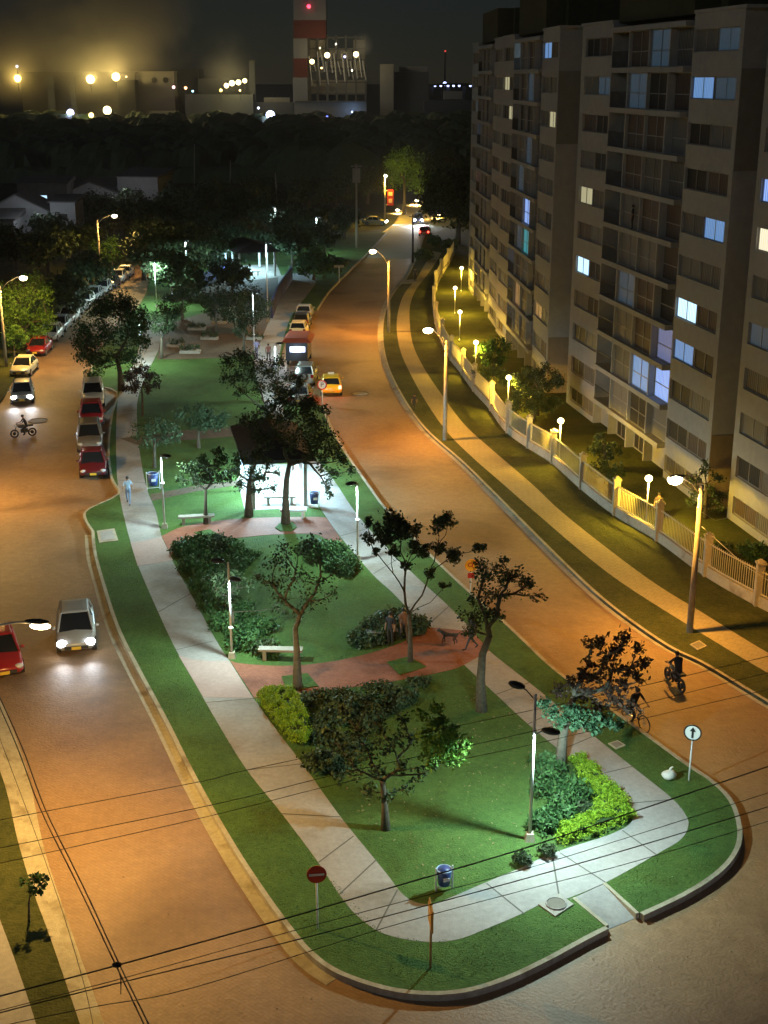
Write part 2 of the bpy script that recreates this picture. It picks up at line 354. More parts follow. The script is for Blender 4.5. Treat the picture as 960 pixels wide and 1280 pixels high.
# kerbs
mb = MB(); mb.ribbon(GP(ISL_W, IZ), 0.16, -0.01, IZ+0.015, -1); mb.ribbon(GP(ISL_R, IZ), 0.16, -0.01, IZ+0.015, -1)
mb.ribbon(GP(ISL_RF, IZ), 0.16, -0.01, IZ+0.015, -1); mb.ribbon(GP(BAY_W[4:], IZ, 3), 0.14, -0.01, IZ+0.01, -1)
mb.ribbon([G(757,1158,IZ), G(715,1123,IZ)], 0.12, -.01, IZ+0.012, -1); mb.ribbon([G(757,1103,IZ), G(799,1141,IZ)], 0.12, -.01, IZ+0.012, -1)
struct(mb.build('kerb', M_KERB))
mb = MB()
def off(path, d):
    P = [Vector((p[0], p[1])) for p in path]; o = []
    for i in range(len(P)):
        t = (P[min(i+1, len(P)-1)]-P[max(i-1, 0)]).normalized(); o.append(P[i]+Vector((t.y, -t.x))*d)
    return o
gw = off(GP(ISL_W[:13], IZ), 0.16); mb.ribbon(gw, 0.38, -0.01, 0.012, -1)
ge = off(GP(ISL_R[7:], IZ), 0.16); mb.ribbon(ge, 0.14, -0.01, 0.010, -1)
mb.ribbon(GP(list(reversed(KE[:16]))), 0.40, -0.01, 0.012, -1); mb.ribbon(GP(list(reversed(KE))), 0.13, -0.01, 0.085, -1)  # second ribbon is an added step breaking up the shaded kerb face
struct(mb.build('gutter', M_KERB))

WW_L = [(185,398),(176,425),(170,445),(150,490),(147,500),(145,540),(146,590),(150,622),(156,650),(163,677),(173,708),(200,770),(220,812),(250,865),(270,900),(307,960),(350,1014),(395,1074),(425,1119),(448,1146),(480,1167),(530,1177),(572,1174),(610,1160),(650,1143),(677,1130),(700,1126),(757,1103),(820,1068),(850,1050),(860,1034),(858,1020),(840,998),(790,958),(750,926),(700,884),(660,852),(610,812),(590,788),(558,755),(525,725),(487,688),(447,644),(417,600),(385,560),(357,515),(347,480),(350,440),(362,400),(372,384),(396,350),(380,340)]
WW_R = [(348,345),(345,380),(330,415),(318,445),(322,480),(335,515),(358,555),(378,592),(400,634),(425,670),(465,717),(492,742),(530,782),(575,826),(620,868),(660,905),(700,938),(742,972),(783,1008),(790,1026),(765,1042),(695,1065),(650,1085),(600,1106),(555,1125),(530,1130),(505,1119),(480,1088),(425,1020),(382,960),(350,918),(315,870),(285,823),(270,800),(240,745),(215,700),(202,670),(195,640),(184,612),(177,580),(172,540),(172,500),(182,470),(197,440),(212,405)]
walk = GP(WW_L, IZ+0.006) + GP(WW_R, IZ+0.006)
S('walkway', [walk], IZ+0.006, M_WALK, IZ-0.05)
# ramp from walk to road
r = MB(); a, b, c, d = G(713,1124,IZ+0.002), G(758,1103.5,IZ+0.002), G(803,1144,0.01), G(757,1163,0.01)
r.add([a, b, c, d], [(0, 3, 2, 1)]); 
S('brick_crossing', [GP([(202,670),(230,658),(280,650),(330,647),(387,646),(408,647)], IZ+.010) + GP([(428,676),(415,680),(395,668),(345,668),(300,672),(260,676),(232,683),(214,694)], IZ+.010),
   GP([(287,825),(300,829),(340,832),(380,831),(430,824),(480,811),(520,795),(537,784)], IZ+.010) + GP([(590,789),(612,813)], IZ+.01, 0) + GP([(580,831),(560,838),(500,850),(440,859),(400,866),(345,874),(318,872)], IZ+.010)], IZ+0.010, M_BRICK, IZ-0.02)
M_PINK = ground_mat('faded_pink_concrete', (0.33,0.24,0.22), (0.44,0.33,0.31), 0.35, 5.0, 0.8, 0.2, 30)
S('pink_crossing', [GP([(163,678),(180,676),(202,671)], IZ+.01)+GP([(216,700),(195,704),(172,707)], IZ+.01), GP([(223,819),(240,824),(262,826),(286,826)], IZ+.01)+GP([(316,872),(285,872),(254,871)], IZ+.01)], IZ+0.010, M_PINK, IZ-0.02)
S('plaza', [GP([(213,404),(250,392),(300,385),(344,382),(331,414),(319,444),(280,447),(230,449),(196,449),(199,432)], IZ+.008, 0), GP([(150,548),(230,538),(296,533),(296,545),(230,550),(172,556)], IZ+.008, 0), GP([(188,618),(240,608),(300,600),(300,606),(245,614),(190,626)], IZ+.008, 0), GP([(245,352),(300,346),(348,344),(345,378),(300,384),(262,388)], IZ+.008, 0)], IZ+0.008, M_PLAZA, IZ-0.02)
S('shelter_floor', [GP([(296,600),(310,580),(372,580),(398,634),(306,638),(300,612)], IZ+.012, 0), GP([(283,350),(292,332),(346,330),(352,346),(300,352)], IZ+.012, 0)], IZ+0.012, M_CONC, IZ-0.02)
# joints across the walks
mb = MB()
def joint(x0, y0, x1, y1, w=0.05):
    a, b = G(x0, y0, IZ+.01), G(x1, y1, IZ+.01); t = (b-a).normalized()*w; n = Vector((-t.y, t.x, 0))
    mb.sheet([a-n/2, b-n/2, b+n/2, a+n/2], IZ+0.0105)
for q in [(221,812,267,801),(312,962,384,954),(352,1017,425,1021),(258,878,318,873),(198,765,238,742),(398,1078,442,1045),(424,1118,470,1075),(470,1163,497,1112),(655,1142,608,1104),(700,1066,757,1103),(778,1038,820,1068),(788,1004,842,999),(740,970,790,958),(700,938,742,920),(660,905,702,885),(620,868,662,853),(534,782,562,757),(467,717,500,697),(425,670,462,660),(700,1127,690,1067),(148,540,172,538),(148,600,182,604),(152,640,195,640)]: joint(*q)
struct(mb.build('walkway_joints', M_JOINT))
struct(r.build('ramp', M_WALK))
# tree squares cut into the brick
S('tree_pit_grass', [GP([(352,846),(384,842),(398,858),(358,864)], IZ+.015, 0), GP([(484,828),(512,821),(532,834),(500,844)], IZ+.015, 0), GP([(243,666),(262,662),(276,670),(256,674)], IZ+.015, 0), GP([(344,660),(350,654),(366,653),(371,659),(365,664),(350,664)], IZ+.015, 0)], IZ+0.05, M_GRASS, IZ)

# east side: verge, sidewalk, garden
VZ = 0.15
east = GP(KE, VZ) + [Vector((60, 420, VZ)), Vector((140, 420, VZ)), Vector((140, 5, VZ)), Vector((60, 5, VZ)), Vector((47, 36, VZ))]
S('verge', [east], VZ, M_GRASS2, -0.03)
mb = MB(); mb.ribbon(GP(KE, VZ), 0.16, -0.01, VZ+0.012, 1 if False else -1)
struct(mb.build('outer_kerb', M_KERB))
SE_L = [(1040,885),(960,841),(868,786),(760,716),(670,641),(630,606),(590,571),(560,541),(535,506),(515,471),(501,440),(496,412),(498,388),(506,366),(520,349),(530,332),(541,314)]
SE_R = [(552,316),(545,328),(533,345),(520,362),(513,380),(512,400),(516,430),(530,460),(550,490),(580,530),(615,562),(665,605),(700,638),(760,686),(820,730),(880,767),(960,816),(1040,858)]
S('sidewalk', [GP(SE_L, VZ+.006) + GP(SE_R, VZ+.006)], VZ+0.006, M_TILE, VZ-0.05)
S('side_path', [GP([(502,350),(522,349),(519,354),(499,355)], VZ+.01, 0)], VZ+0.010, M_WALK, VZ-.02)
FENCE = [(1010,790),(944,757),(880,720),(820,676),(767,644),(725,611),(689,579),(659,560),(630,538),(610,510),(591,489),(575,466),(561,448),(550,425),(543,402),(541,380),(544,360),(551,344),(560,330),(566,318)]
lawn = GP(FENCE, VZ+.01) + [Vector((40, 235, 0)), Vector((60, 235, 0)), Vector((60, 40, 0))]
S('garden_ground', [lawn], VZ+0.012, M_GRASS2, VZ-.02)
# west side of the west road
west = GP([(-60,560)] + WL[1:], VZ) + [Vector((-160, 330, VZ)), Vector((-300, 330, VZ)), Vector((-300, 60, VZ)), Vector((-60, 60, VZ))]
S('west_verge', [west], VZ, M_GRASS2, -0.03)
WV = [(100,1280),(62,1170),(40,1110),(22,1050),(4,975),(-30,890)]
S('near_verge', [GP([(140,1400)]+WV, VZ)+[Vector((-40, 44, 0)), Vector((-40, 5, 0)), Vector((-5, 5, 0))]], VZ, M_GRASS2, -0.03)
mb = MB(); mb.ribbon(GP([(140,1400)]+WV, VZ), 0.3, -.01, VZ+0.01, -1); struct(mb.build('near_kerb', M_KERB))
S('near_gutter', [GP([(140,1400)]+WV)+list(reversed(GP(WLn[:7])))], 0.010, M_KERB)
S('near_sidewalk', [GP([(75,1400),(48,1290),(22,1210),(0,1150),(-30,1080)], VZ+.006)+[Vector((-30, 40, 0)), Vector((-30, 5, 0))]], VZ+.006, M_WALK, VZ-.03)

# small covers in the ground
def cover(name, pts, z, label, m=M_CONC, frame=True, grp=None):
    q = [G(x, y, z) for x, y in pts]; c = sum(q, Vector())/len(q); c.z = z
    e = empty(name, c, label, 'cover', grp); loc = [(p.x-c.x, p.y-c.y) for p in q]
    a = MB(); a.prism(loc, -.01, .03); a.build('frame', M_KERB, e)
    b = MB(); b.prism([(x*.72, y*.72) for x, y in loc], .03, .04); b.build('lid', m, e); return e
cover('drain_cover', [(121,664),(143,661),(148,676),(124,679)], IZ, 'pale square slab set in the grass edge by the kerb kink', M_WALK)
cover('drain_cover', [(760,930),(772,926),(782,932),(770,937)], IZ, 'small square lid in the grass below the leafy street corner tree', M_TAUPE)
cover('drain_cover', [(862,806),(874,801),(884,808),(872,813)], VZ, 'small square lid at the foot of the near concrete pole', M_TAUPE)
e = empty('manhole', G(695,1131,IZ+.01), 'square concrete manhole with round lid beside the walkway ramp', 'manhole')
a = MB(); q = [G(x, y, 0) - G(695,1131,0) for x, y in [(673,1131),(699,1118),(717,1131),(694,1146)]]; a.prism([(p.x, p.y) for p in q], -.02, .03); a.build('frame', M_CONC, e)
a = MB(); a.disc((0, 0, .04), .27, t=.03); a.build('lid', M_TAUPE, e); a = MB(); a.ring((0, 0, .045), .30, .025, 'Z'); a.build('rim', M_WALK, e)
for (x, y, l) in [(450,492,'round manhole lid in the east road right of the yellow taxi'), (48,526,'round manhole lid in the west road beside the motorcyclist')]:
    e = empty('manhole', G(x, y, .004), l, 'manhole'); a = MB(); a.disc((0, 0, .004), .62, t=.012); a.build('lid', M_KERB, e); a = MB(); a.ring((0, 0, .006), .7, .03, 'Z'); a.build('rim', M_TAUPE, e)

# ------------------------------------------------------------------ apartment towers
Z0, FH, NF = 2.05, 2.5, 10
class Tower:
    def __init__(s, name, label, near, far, length, group='apartment blocks along the east road'):
        d = Vector((far[0]-near[0], far[1]-near[1], 0)).normalized(); s.d = d; s.near = Vector((near[0], near[1], 0))
        s.e = empty(name, s.near, label, 'apartment block', group, rz=math.atan2(d.y, d.x)); s.L = length; s.wins = []; s.cache = {}
    def wp(s, x, y, z): return s.near + s.d*x + Vector((-s.d.y, s.d.x, 0))*y + Vector((0, 0, z))
    def window(s, x0, x1, y, z0, z1, kind='window', mull=1, sub=0.0):
        w, h = x1-x0, z1-z0; key = (round(w, 2), round(h, 2), mull, sub)
        if key not in s.cache:
            a = MB(); t = .05
            a.bb(0, w, -.03, .04, 0, t); a.bb(0, w, -.03, .04, h-t, h); a.bb(0, t, -.03, .04, t, h-t); a.bb(w-t, w, -.03, .04, t, h-t)
            for k in range(mull): xx = w*(k+1)/(mull+1); a.bb(xx-t/2, xx+t/2, -.025, .035, t, h-t)
            if sub: a.bb(t, w-t, -.02, .03, sub-.03, sub+.03)
            b = MB(); b.bb(t, w-t, -.015, .0, t, h-t)
            s.cache[key] = (a.mesh(kind, M_FRAME), b.mesh('pane', PANES[0]))
        fm, pm = s.cache[key]
        f = bpy.data.objects.new(kind, fm); COL.objects.link(f); f.parent = s.e; f.location = (x0, y, z0)
        p = bpy.data.objects.new('pane', pm); COL.objects.link(p); p.parent = f
        p.material_slots[0].link = 'OBJECT'; p.material_slots[0].material = random.choice(PANES)
        s.wins.append((s.wp((x0+x1)/2, y, (z0+z1)/2), p, f)); return f
    def make(s, depth=13, olive_top=3.0):
        L = s.L; top = Z0+FH*NF+.3; e = s.e
        w = MB()
        w.bb(0, 6.6, -depth, -.32, 0, top); w.bb(20.2, L, -depth, -.32, 0, top); w.bb(7.6, 20.2, -depth, -1.6, 0, top); w.bb(7.61, 20.19, -1.59, -.6, 0, Z0-.33)
        for x0, x1 in ((0, .5), (6.5, 6.6), (20.2, 20.35), (25.8, L)): w.bb(x0, x1, -.3201, 0, 0, top)
        for a0, a1 in ((.5, 6.5), (20.35, 25.8)):
            zs = [0, .75 - .15]
            prev = 0.0
            for k in range(-1, NF):
                zf = Z0+FH*k if k >= 0 else 0.0; sill = zf+(.75 if k >= 0 else .6); head = zf+(1.95 if k >= 0 else 1.65)
                w.bb(a0, a1, -.3201, 0, prev, sill); prev = head
            w.bb(a0, a1, -.3201, 0, prev, top)
        for k in range(NF+1):                                     # balcony slabs and the short wall panels beside them
            zf = Z0+FH*k; w.bb(7.6, 20.2, -1.6, .12, zf-.32, zf)
        for x in (10.1, 13.5, 17.0): w.bb(x, x+.16, -1.6, -.02, 0, top-.3)
        w.build('wall', M_CREAM, e)
        o = MB(); o.bb(6.6, 7.6, -depth, -1.9, 0, top+olive_top); o.bb(7.61, 20.19, -depth, -.35, top+.02, top+olive_top); o.build('stair_core', M_OLIVE, e)
        for qa, qb in ((-.2, 6.59), (20.21, L+.15)): q = MB(); q.bb(qa, qb, -depth-.2, .08, top, top+.18); q.build('roof_edge', M_CREAM, e)
        g = MB(); g.bb(-.04, -.001, -depth, -.02, 19.2, 24.4); g.build('painted_band', M_TAUPE, e)
        g = MB(); g.bb(-.045, -.001, -depth, -.02, 0.0, 4.6); g.build('painted_band', M_BROWN, e)
        rec = MB()
        for k in range(-1, NF):
            zf = Z0+FH*k if k >= 0 else 0.0; z0, z1 = (zf+.75, zf+1.95) if k >= 0 else (.6, 1.65)
            for a0, a1 in ((.5, 3.45), (3.6, 6.5), (20.35, 23.0), (23.12, 25.8)): s.window(a0, a1, -.16, z0+.002, z1-.002)
            if k < 0:
                for a0, a1 in ((10.6, 13.2), (14.0, 16.6)): s.window(a0, a1, -.55, .25, 1.6, 'glazed_door', 2)
                continue
            fz = zf+.004; cz = zf+FH-.325
            for a0, a1 in ((10.26, 13.5), (13.66, 17.0)): s.window(a0+.01, a1-.01, -.22, fz, cz, 'glazed_door', 1, 0.95)
            s.window(7.7, 10.09, -.5, fz, cz, 'window', 0, .95)
            if k % 3 == 0:
                s.window(17.4, 19.8, -1.55, fz, zf+2.0, 'glazed_door', 1)
            else: s.window(17.6, 19.2, -1.55, fz, zf+2.0, 'glazed_door', 1)
            b = MB()
            b.bb(17.2, 20.18, -.03, .02, zf+.95, zf+1.0)
            for i in range(14): xx = 17.25+i*.22; b.bb(xx, xx+.025, -.02, .01, fz, zf+.95)
            b.build('railing', M_DARKMET, e)
        return s
T1 = Tower('apartment_tower', 'middle beige apartment tower with stacked balconies and blue lit windows', G(881,640), G(707,505), 26.6).make()
_d = T1.d
n0 = G(908,650)
T0d = Vector((-.185, .983, 0)).normalized(); T0n = Vector((n0.x, n0.y, 0)) - T0d*26.4
T0 = Tower('apartment_tower', 'nearest apartment tower, cut by the right edge of the photo', T0n, n0, 26.4).make()
T2n = Vector((12.85, 101.1, 0)); T2 = Tower('apartment_tower', 'third apartment tower back, blank gable with a lamp lit yellow window', T2n, T2n+Vector((-.0688, .9976, 0)), 26.6).make()
T3n = Vector((11.15, 128.7, 0)); T3 = Tower('apartment_tower', 'farthest apartment tower at the bend of the sidewalk', T3n, T3n+Vector((-.045, .999, 0)), 26.3).make()
ALLW = T0.wins+T1.wins+T2.wins+T3.wins
_pj = [PJ(w[0]) for w in ALLW]
used = set()
for (x, y, m) in [(729,330,'white'),(735,243,'yellow'),(877,105,'blue'),(905,55,'dim'),(820,55,'dim'),(785,100,'dim'),(888,281,'blue'),(855,380,'white'),(853,430,'blue'),
                  (820,433,'purple'),(798,463,'blue'),(817,480,'violet'),(778,365,'dim'),(767,112,'dim'),(955,287,'warm'),(945,408,'dim'),(940,110,'dim'),
                  (672,45,'blue'),(668,90,'white'),(663,108,'dim'),(692,140,'yellow'),(615,160,'blue'),(606,122,'dim'),(612,225,'red'),(664,262,'violet'),(662,297,'teal'),(661,322,'violet'),
                  (652,300,'dim'),(676,390,'amber'),(655,200,'dim'),(645,125,'yellow'),(635,120,'yellow'),(648,375,'amber'),(652,225,'dim'),(600,455,'dim'),(958,232,'violet')]:
    best = min((i for i in range(len(ALLW)) if i not in used), key=lambda i: (_pj[i][0]-x)**2+(_pj[i][1]-y)**2)
    used.add(best); p, f = ALLW[best][1], ALLW[best][2]; p.material_slots[0].material = LITP[m]
# someone on a balcony of the middle tower is built with the people below

# ------------------------------------------------------------------ garden fence of the towers
fp = GP(FENCE, VZ, 8); 
fe = empty('garden_fence', fp[0], 'long cream bar fence on a low wall with square pillars before the towers', 'fence')
o3 = fp[0].copy()
loc = [p-o3 for p in fp]
mb = MB(); mb.ribbon([(p.x, p.y) for p in loc], .22, -.1, .55, -1); mb.build('base_wall', M_KERB, fe)
mb = MB(); mb.ribbon([(p.x, p.y) for p in off(loc, .11)], .04, .62, .68, 1); mb.ribbon([(p.x, p.y) for p in off(loc, .11)], .04, 1.72, 1.78, 1); mb.build('rail', M_FENCE, fe)
cen = [Vector((p.x, p.y, 0)) for p in off(loc, .11)]
acc = 0; bars = MB(); step = .17
for i in range(len(cen)-1):
    a, b = cen[i], cen[i+1]; Ls = (b-a).length; t = -acc
    while t < Ls:
        if t >= 0:
            q = a.lerp(b, t/Ls); bars.box((q.x, q.y, 1.2), (.028, .028, 1.28))
        t += step
    acc = (Ls - (t-step)) if t > 0 else acc+Ls
    acc = step-(t-Ls) if False else (Ls-(t-step))
bars.build('bar_panel', M_FENCE, fe)
def fence_pt(px, py):
    g = G(px, py, VZ); return min(cen, key=lambda c: (c+o3-g).length)
pl = [(1000,784),(944,757),(880,722),(820,677),(767,645),(727,612),(689,580),(659,561),(630,540),(609,512),(591,490),(575,468),(561,450),(551,428),(544,404),(541,383),(544,362),(551,346),(560,332)]
for i, (x, y) in enumerate(pl):
    c = fence_pt(x, y)
    a = MB(); a.box((0, 0, 1.0), (.36, .36, 2.2)); a.box((0, 0, 2.15), (.46, .46, .1)); a.box((0, 0, 2.27), (.30, .30, .14), taper=(.4, .4))
    pil = a.build('pillar', M_KERB, fe, loc=(c.x, c.y, 0))

# ------------------------------------------------------------------ lamps and poles
SOD = (1.0, 0.58, 0.15); SODE = (1.0, 0.45, 0.06); YEL = (1.0, 0.62, 0.06); COOL = (0.68, 0.96, 0.91)
M_BULB_S = emit('sodium_lens', (1.0, 0.82, 0.48), 22)
M_BULB_Y = emit('garden_globe', (1.0, 0.78, 0.36), 10)
M_BULB_P = emit('park_lens', (0.85, 1.0, 1.0), 3)
def luminaire(e, tip, d, lens=M_BULB_S, big=1.0, fl=.22):
    a = MB(); a.sphere((-.10, 0, .05), (.40*big, .15*big, .08), 14, 8); h = a.build('luminaire', M_DARKMET, e, True, loc=tip, rz=math.atan2(d.y, d.x))
    b = MB(); b.sphere((0, 0, -.10), (.34*big, .27*big*(fl/.22)**.5, fl), 14, 10); b.build('lens', lens, h, True)
def street_lamp(label, base, ztop, head, W, grp='sodium street lamps', col=SOD, wires=True, r0=.16, lens=M_BULB_S, big=1.0, up=.025):
    e = empty('street_lamp', base, label, 'street lamp', grp); H_ = ztop-base.z
    a = MB(); a.tube([(0, 0, -.1), (0, 0, H_*.5), (0, 0, H_)], [r0, r0*.8, r0*.6], 12); a.build('pole', M_POLE, e, True)
    tip = head-base; d = Vector((tip.x, tip.y, 0)).normalized()
    a = MB(); a.tube([(0, 0, H_-.5), (tip.x*.35, tip.y*.35, H_-.1+(tip.z-H_)*.5), (tip.x*.75, tip.y*.75, tip.z-.02), tuple(tip-d*.2)], .035, 8); a.build('arm', M_STEEL, e, True)
    luminaire(e, tip, d, lens, big, .09 if 'near street lamp' in label else .22)
    if wires:
        for k in range(3): a = MB(); a.box((.0, 0, H_-.15-.42*k), (.24, .09, .07), rz=.6); a.tube([(.10, .07, H_-.15-.42*k), (.10, .07, H_+.0-.42*k)], .045, 8); a.build('insulator', M_WHITE, e)
    light('street_light', 'SPOT', tip+Vector((0, 0, -.34)), W, col, e, .12, 170, .4, None).rotation_euler = (0, 0, 0)
    light('street_light', 'POINT', tip+Vector((0, 0, -.40)), W*up, col, e, .12)
    return e
def lamp_at(label, bx, by, hx, hy, W, bz=VZ, ztop=7.1, dY=-.3, **k):
    base = G(bx, by, bz); head = AT(hx, hy, base.y+dY); return street_lamp(label, base, ztop, head, W, **k)
SW = 5200
lamp_at('tall concrete pole with sodium lamp and service wires, beside the near sidewalk', 862,790, 844,597, SW*1.0, col=SODE)
lamp_at('concrete pole with sodium lamp on the verge at mid sidewalk', 556,550, 535,411, SW*1.15, col=SODE)
lamp_at('slim concrete pole with sodium lamp where the sidewalk bends', 486,415, 466,313, SW*1.5, col=SODE)
lamp_at('yellow lit lamp pole at the far crossing carrying a red banner', 481,275, 482,219, SW*1.6, ztop=8.2, wires=False, up=.35, col=YEL)
lamp_at('sodium lamp pole at the left edge beside the bright tree', 8,458, 29,346, SW*1.0, up=.15)
lamp_at('sodium lamp pole standing among dark trees at far left', 126,345, 143,269, SW*.8, up=.15)
_b = Vector((-13.6, 37.5, VZ)); street_lamp('near street lamp reaching over the red car from the left edge', _b, 7.6, AT(50, 779, 37.0), SW*1.2, big=1.0)
_b = Vector((-26.6, 73.5, VZ)); street_lamp('street lamp just outside the left edge of the west road', _b, 7.1, Vector((-24.6, 73.2, 8.0)), SW*1.3)
for (hx, hy, Y, l) in [(497,262,246,'small lamp beyond the far crossing, left of the blue lit car'), (521,250,262,'lamp above the blue lit car at the far crossing'), (561,211,345,'distant lamp above the far road by the dark trees'), (587,181,400,'farthest street lamp, highest beside the last tower'), (548,268,235,'small lamp half hidden by the round dark tree')]:
    h = AT(hx, hy, Y); b = Vector((h.x+1.2, h.y, 0)); street_lamp(l, b, h.z-.4, h, SW*3.4, grp='far street lamps', wires=False, r0=.14)
_b = Vector((19.0, 15.5, VZ)); street_lamp('added street lamp for bluish fill on the near side of the crossing, outside the picture', _b, 7.1, Vector((17.6, 16.0, 8.0)), SW*.6, col=(.74,.76,1.0))  # unseen lamp added as fill for the near road and kerb face
# pole with transformer
e = empty('utility_pole', G(446,310,IZ), 'tall utility pole with a grey transformer box at its top', 'utility pole'); zt = AT(446, 205, e.location.y).z-IZ
a = MB(); a.tube([(0, 0, -.1), (0, 0, zt)], [.2, .12], 10); a.build('pole', M_POLE, e, True)
a = MB(); a.bb(-.55, .55, -.35, .35, zt-2.6, zt-.6); a.bb(-.8, .8, -.06, .06, zt-.4, zt-.25); a.build('transformer', M_CONC, e)
for (x, y0, y1, Y, l) in [(243,238,180,300,'leftmost of the three thin bare poles in front of the dark wood'), (288,240,200,305,'middle one of the three thin bare poles in front of the dark wood'), (347,262,216,255,'rightmost and leaning one of the three thin bare poles before the dark wood'), (516,328,268,None,'thin dark pole at the kerb in front of the far crossing')]:
    if Y is None: b = G(x, y0, VZ)
    else: b = AT(x, y0, Y); b.z = 0
    t = AT(x-3 if 'lean' in l else x, y1, b.y); e = empty('utility_pole', b, l, 'utility pole', 'thin bare poles'); a = MB(); a.tube([(0, 0, -.1), tuple(t-b)], [.16, .10], 8); a.build('pole', M_CONC if Y else M_DARKMET, e, True); a = MB(); a.box(tuple(t-b-Vector((0, 0, .3))), (1.0, .1, .1)); a.build('crossarm', M_DARKMET, e)
# banner on the far lamp
p0 = AT(488, 247, G(481,275,VZ).y); e = empty('banner', p0, 'red banner with pale marks hanging on the far lamp pole', 'banner'); a = MB(); a.bb(-.55, .55, -.03, .03, -1.35, 1.35); a.build('cloth', mat('banner_red', (0.42,0.012,0.008), .8), e); 
for z0, z1, w_ in ((.3, .95, .35), (-.9, -.2, .3)): a = MB(); a.bb(-w_, w_, -.045, -.035, z0, z1); a.build('print', mat('banner_print', (.7,.5,.3)), e)
a = MB(); a.tube([(-.8, 0, 1.2), (.5, 0, 1.2)], .03, 6); a.tube([(-.8, 0, -1.2), (.5, 0, -1.2)], .03, 6); a.build('bracket', M_STEEL, e)

# garden lamps behind the fence
def garden_lamp(label, hx, hy, W=2900, hh=2.85):
    h = G(hx, hy, VZ+hh); e = empty('garden_lamp', Vector((h.x, h.y, VZ)), label, 'garden lamp', 'globe lamps in the tower garden')
    a = MB(); a.tube([(0, 0, 0), (0, 0, .3)], .07, 10); a.tube([(0, 0, .3), (0, 0, hh-.15)], .035, 8); a.build('post', M_WHITE, e, True)
    a = MB(); a.tube([(0, 0, hh-.2), (0, 0, hh-.1)], [.06, .12], 12); a.build('collar', M_DARKMET, e)
    g = MB(); g.sphere((0, 0, hh), (.21, .21, .19), 16, 10); g.build('globe', M_BULB_Y, e, True)
    light('garden_light', 'SPOT', (0, 0, hh-.26), W*.9, YEL, e, .1, 179, .05).rotation_euler = (0, 0, 0); light('garden_light', 'POINT', (0, -.3, hh-.4), W*.12, YEL, e, .1)
for x, y, l in [(811,598,'globe lamp nearest the camera in the tower garden'), (701,526,'globe lamp beside the dark round shrubs, second from the near end'), (636,472,'globe lamp in front of the flat topped dark tree'), (595,428,'globe lamp at the spreading bright shrub'), (575,390,'globe lamp alone on the open garden lawn'), (569,360,'globe lamp on the far lawn close to the fence bend'), (577,335,'globe lamp at the far end of the lawn'), (590,313,'globe lamp farthest away beside the last tower wall')]: garden_lamp(l, x, y)

# park lamps: slim white posts with a shade, lit from close by
def park_lamp(label, bx, by, ztop, heads, W=1500, node=None, grp='white park lamp posts', kind='SPOT'):
    b = G(bx, by, IZ); e = empty('park_lamp', b, label, 'park lamp', grp); H_ = ztop
    a = MB(); a.tube([(0, 0, .25), (0, 0, H_)], [.055, .045], 10); a.build('post', M_WHITE, e, True)
    a = MB(); a.box((0, 0, .12), (.34, .34, .30), taper=(.7, .7)); a.build('footing', M_KERB, e)
    if node: a = MB(); a.sphere((0, 0, node), (.12, .12, .09), 10, 6); a.build('bracket', M_WHITE, e, True)
    for (dx, dy, z) in heads:
        a = MB(); a.tube([(0, 0, z-.25), (dx*.5, dy*.5, z-.02), (dx*.8, dy*.8, z)], .022, 6); a.build('arm', M_DARKMET, e, True)
        a = MB(); a.sphere((0, 0, .03), (.32, .19, .10), 12, 6); s_ = a.build('shade', M_DARKMET, e, True, loc=(dx, dy, z), rz=math.atan2(dy, dx))
        a = MB(); a.bb(-.07, .07, -.04, .04, -.078, -.068); a.build('lens', M_BULB_P, s_)
        if len(heads) > 1 and z == heads[0][2]: continue
        light('park_light', 'SPOT', (dx, dy, z-.14), W, COOL, e, .08, 175, .25).rotation_euler = (0, 0, 0)
    return e
park_lamp('double headed park lamp with glowing white post at the near hedge corner', 662,1050, 5.3, [(-.55,.5,5.35), (.5,-.25,4.1)], 2700)
park_lamp('white park lamp post at the edge of the round shrub lawn', 290,822, 4.4, [(-.45,.1,4.4), (.3,-.25,3.7)], 1300, 1.4)
park_lamp('white park lamp post beside the blue bin and west walkway', 206,660, 4.2, [(.35,-.2,4.2)], 1300, 2.6)
park_lamp('white park lamp post on the east walkway behind the bare tree', 447,700, 4.2, [(-.3,-.2,4.2)], 1500, 2.2)
park_lamp('white park lamp post on the plaza path left of the blue wall', 335,402, 8.0, [(.5,-.3,8.0)], 900)
park_lamp('white park lamp post by the walkers near the food truck', 318,440, 5.4, [(.4,.1,5.4)], 900, 1.6)
park_lamp('short white park lamp post under the dark tree by the parked cars', 345,500, 4.4, [(.4,.1,4.4)], 1100)
park_lamp('white park lamp post on the far part of the west walkway', 177,458, 4.6, [(.2,-.3,4.6)], 2000)
park_lamp('park lamp hidden in green leaves beyond the second shelter', 396,318, 5.2, [(.4,-.3,5.2)], 1400)
park_lamp('park lamp in the trees left of the second shelter', 234,352, 5.0, [(.4,-.3,5.0)], 1300)
park_lamp('added park lamp in the trees, brightening the row of white cars', 196,384, 5.0, [(-.4,-.3,5.0)], 4200)  # lamp put here and made strong to brighten the parked cars
park_lamp('park lamp in the trees behind the second shelter', 345,300, 5.0, [(-.3,-.3,5.0)], 1300)

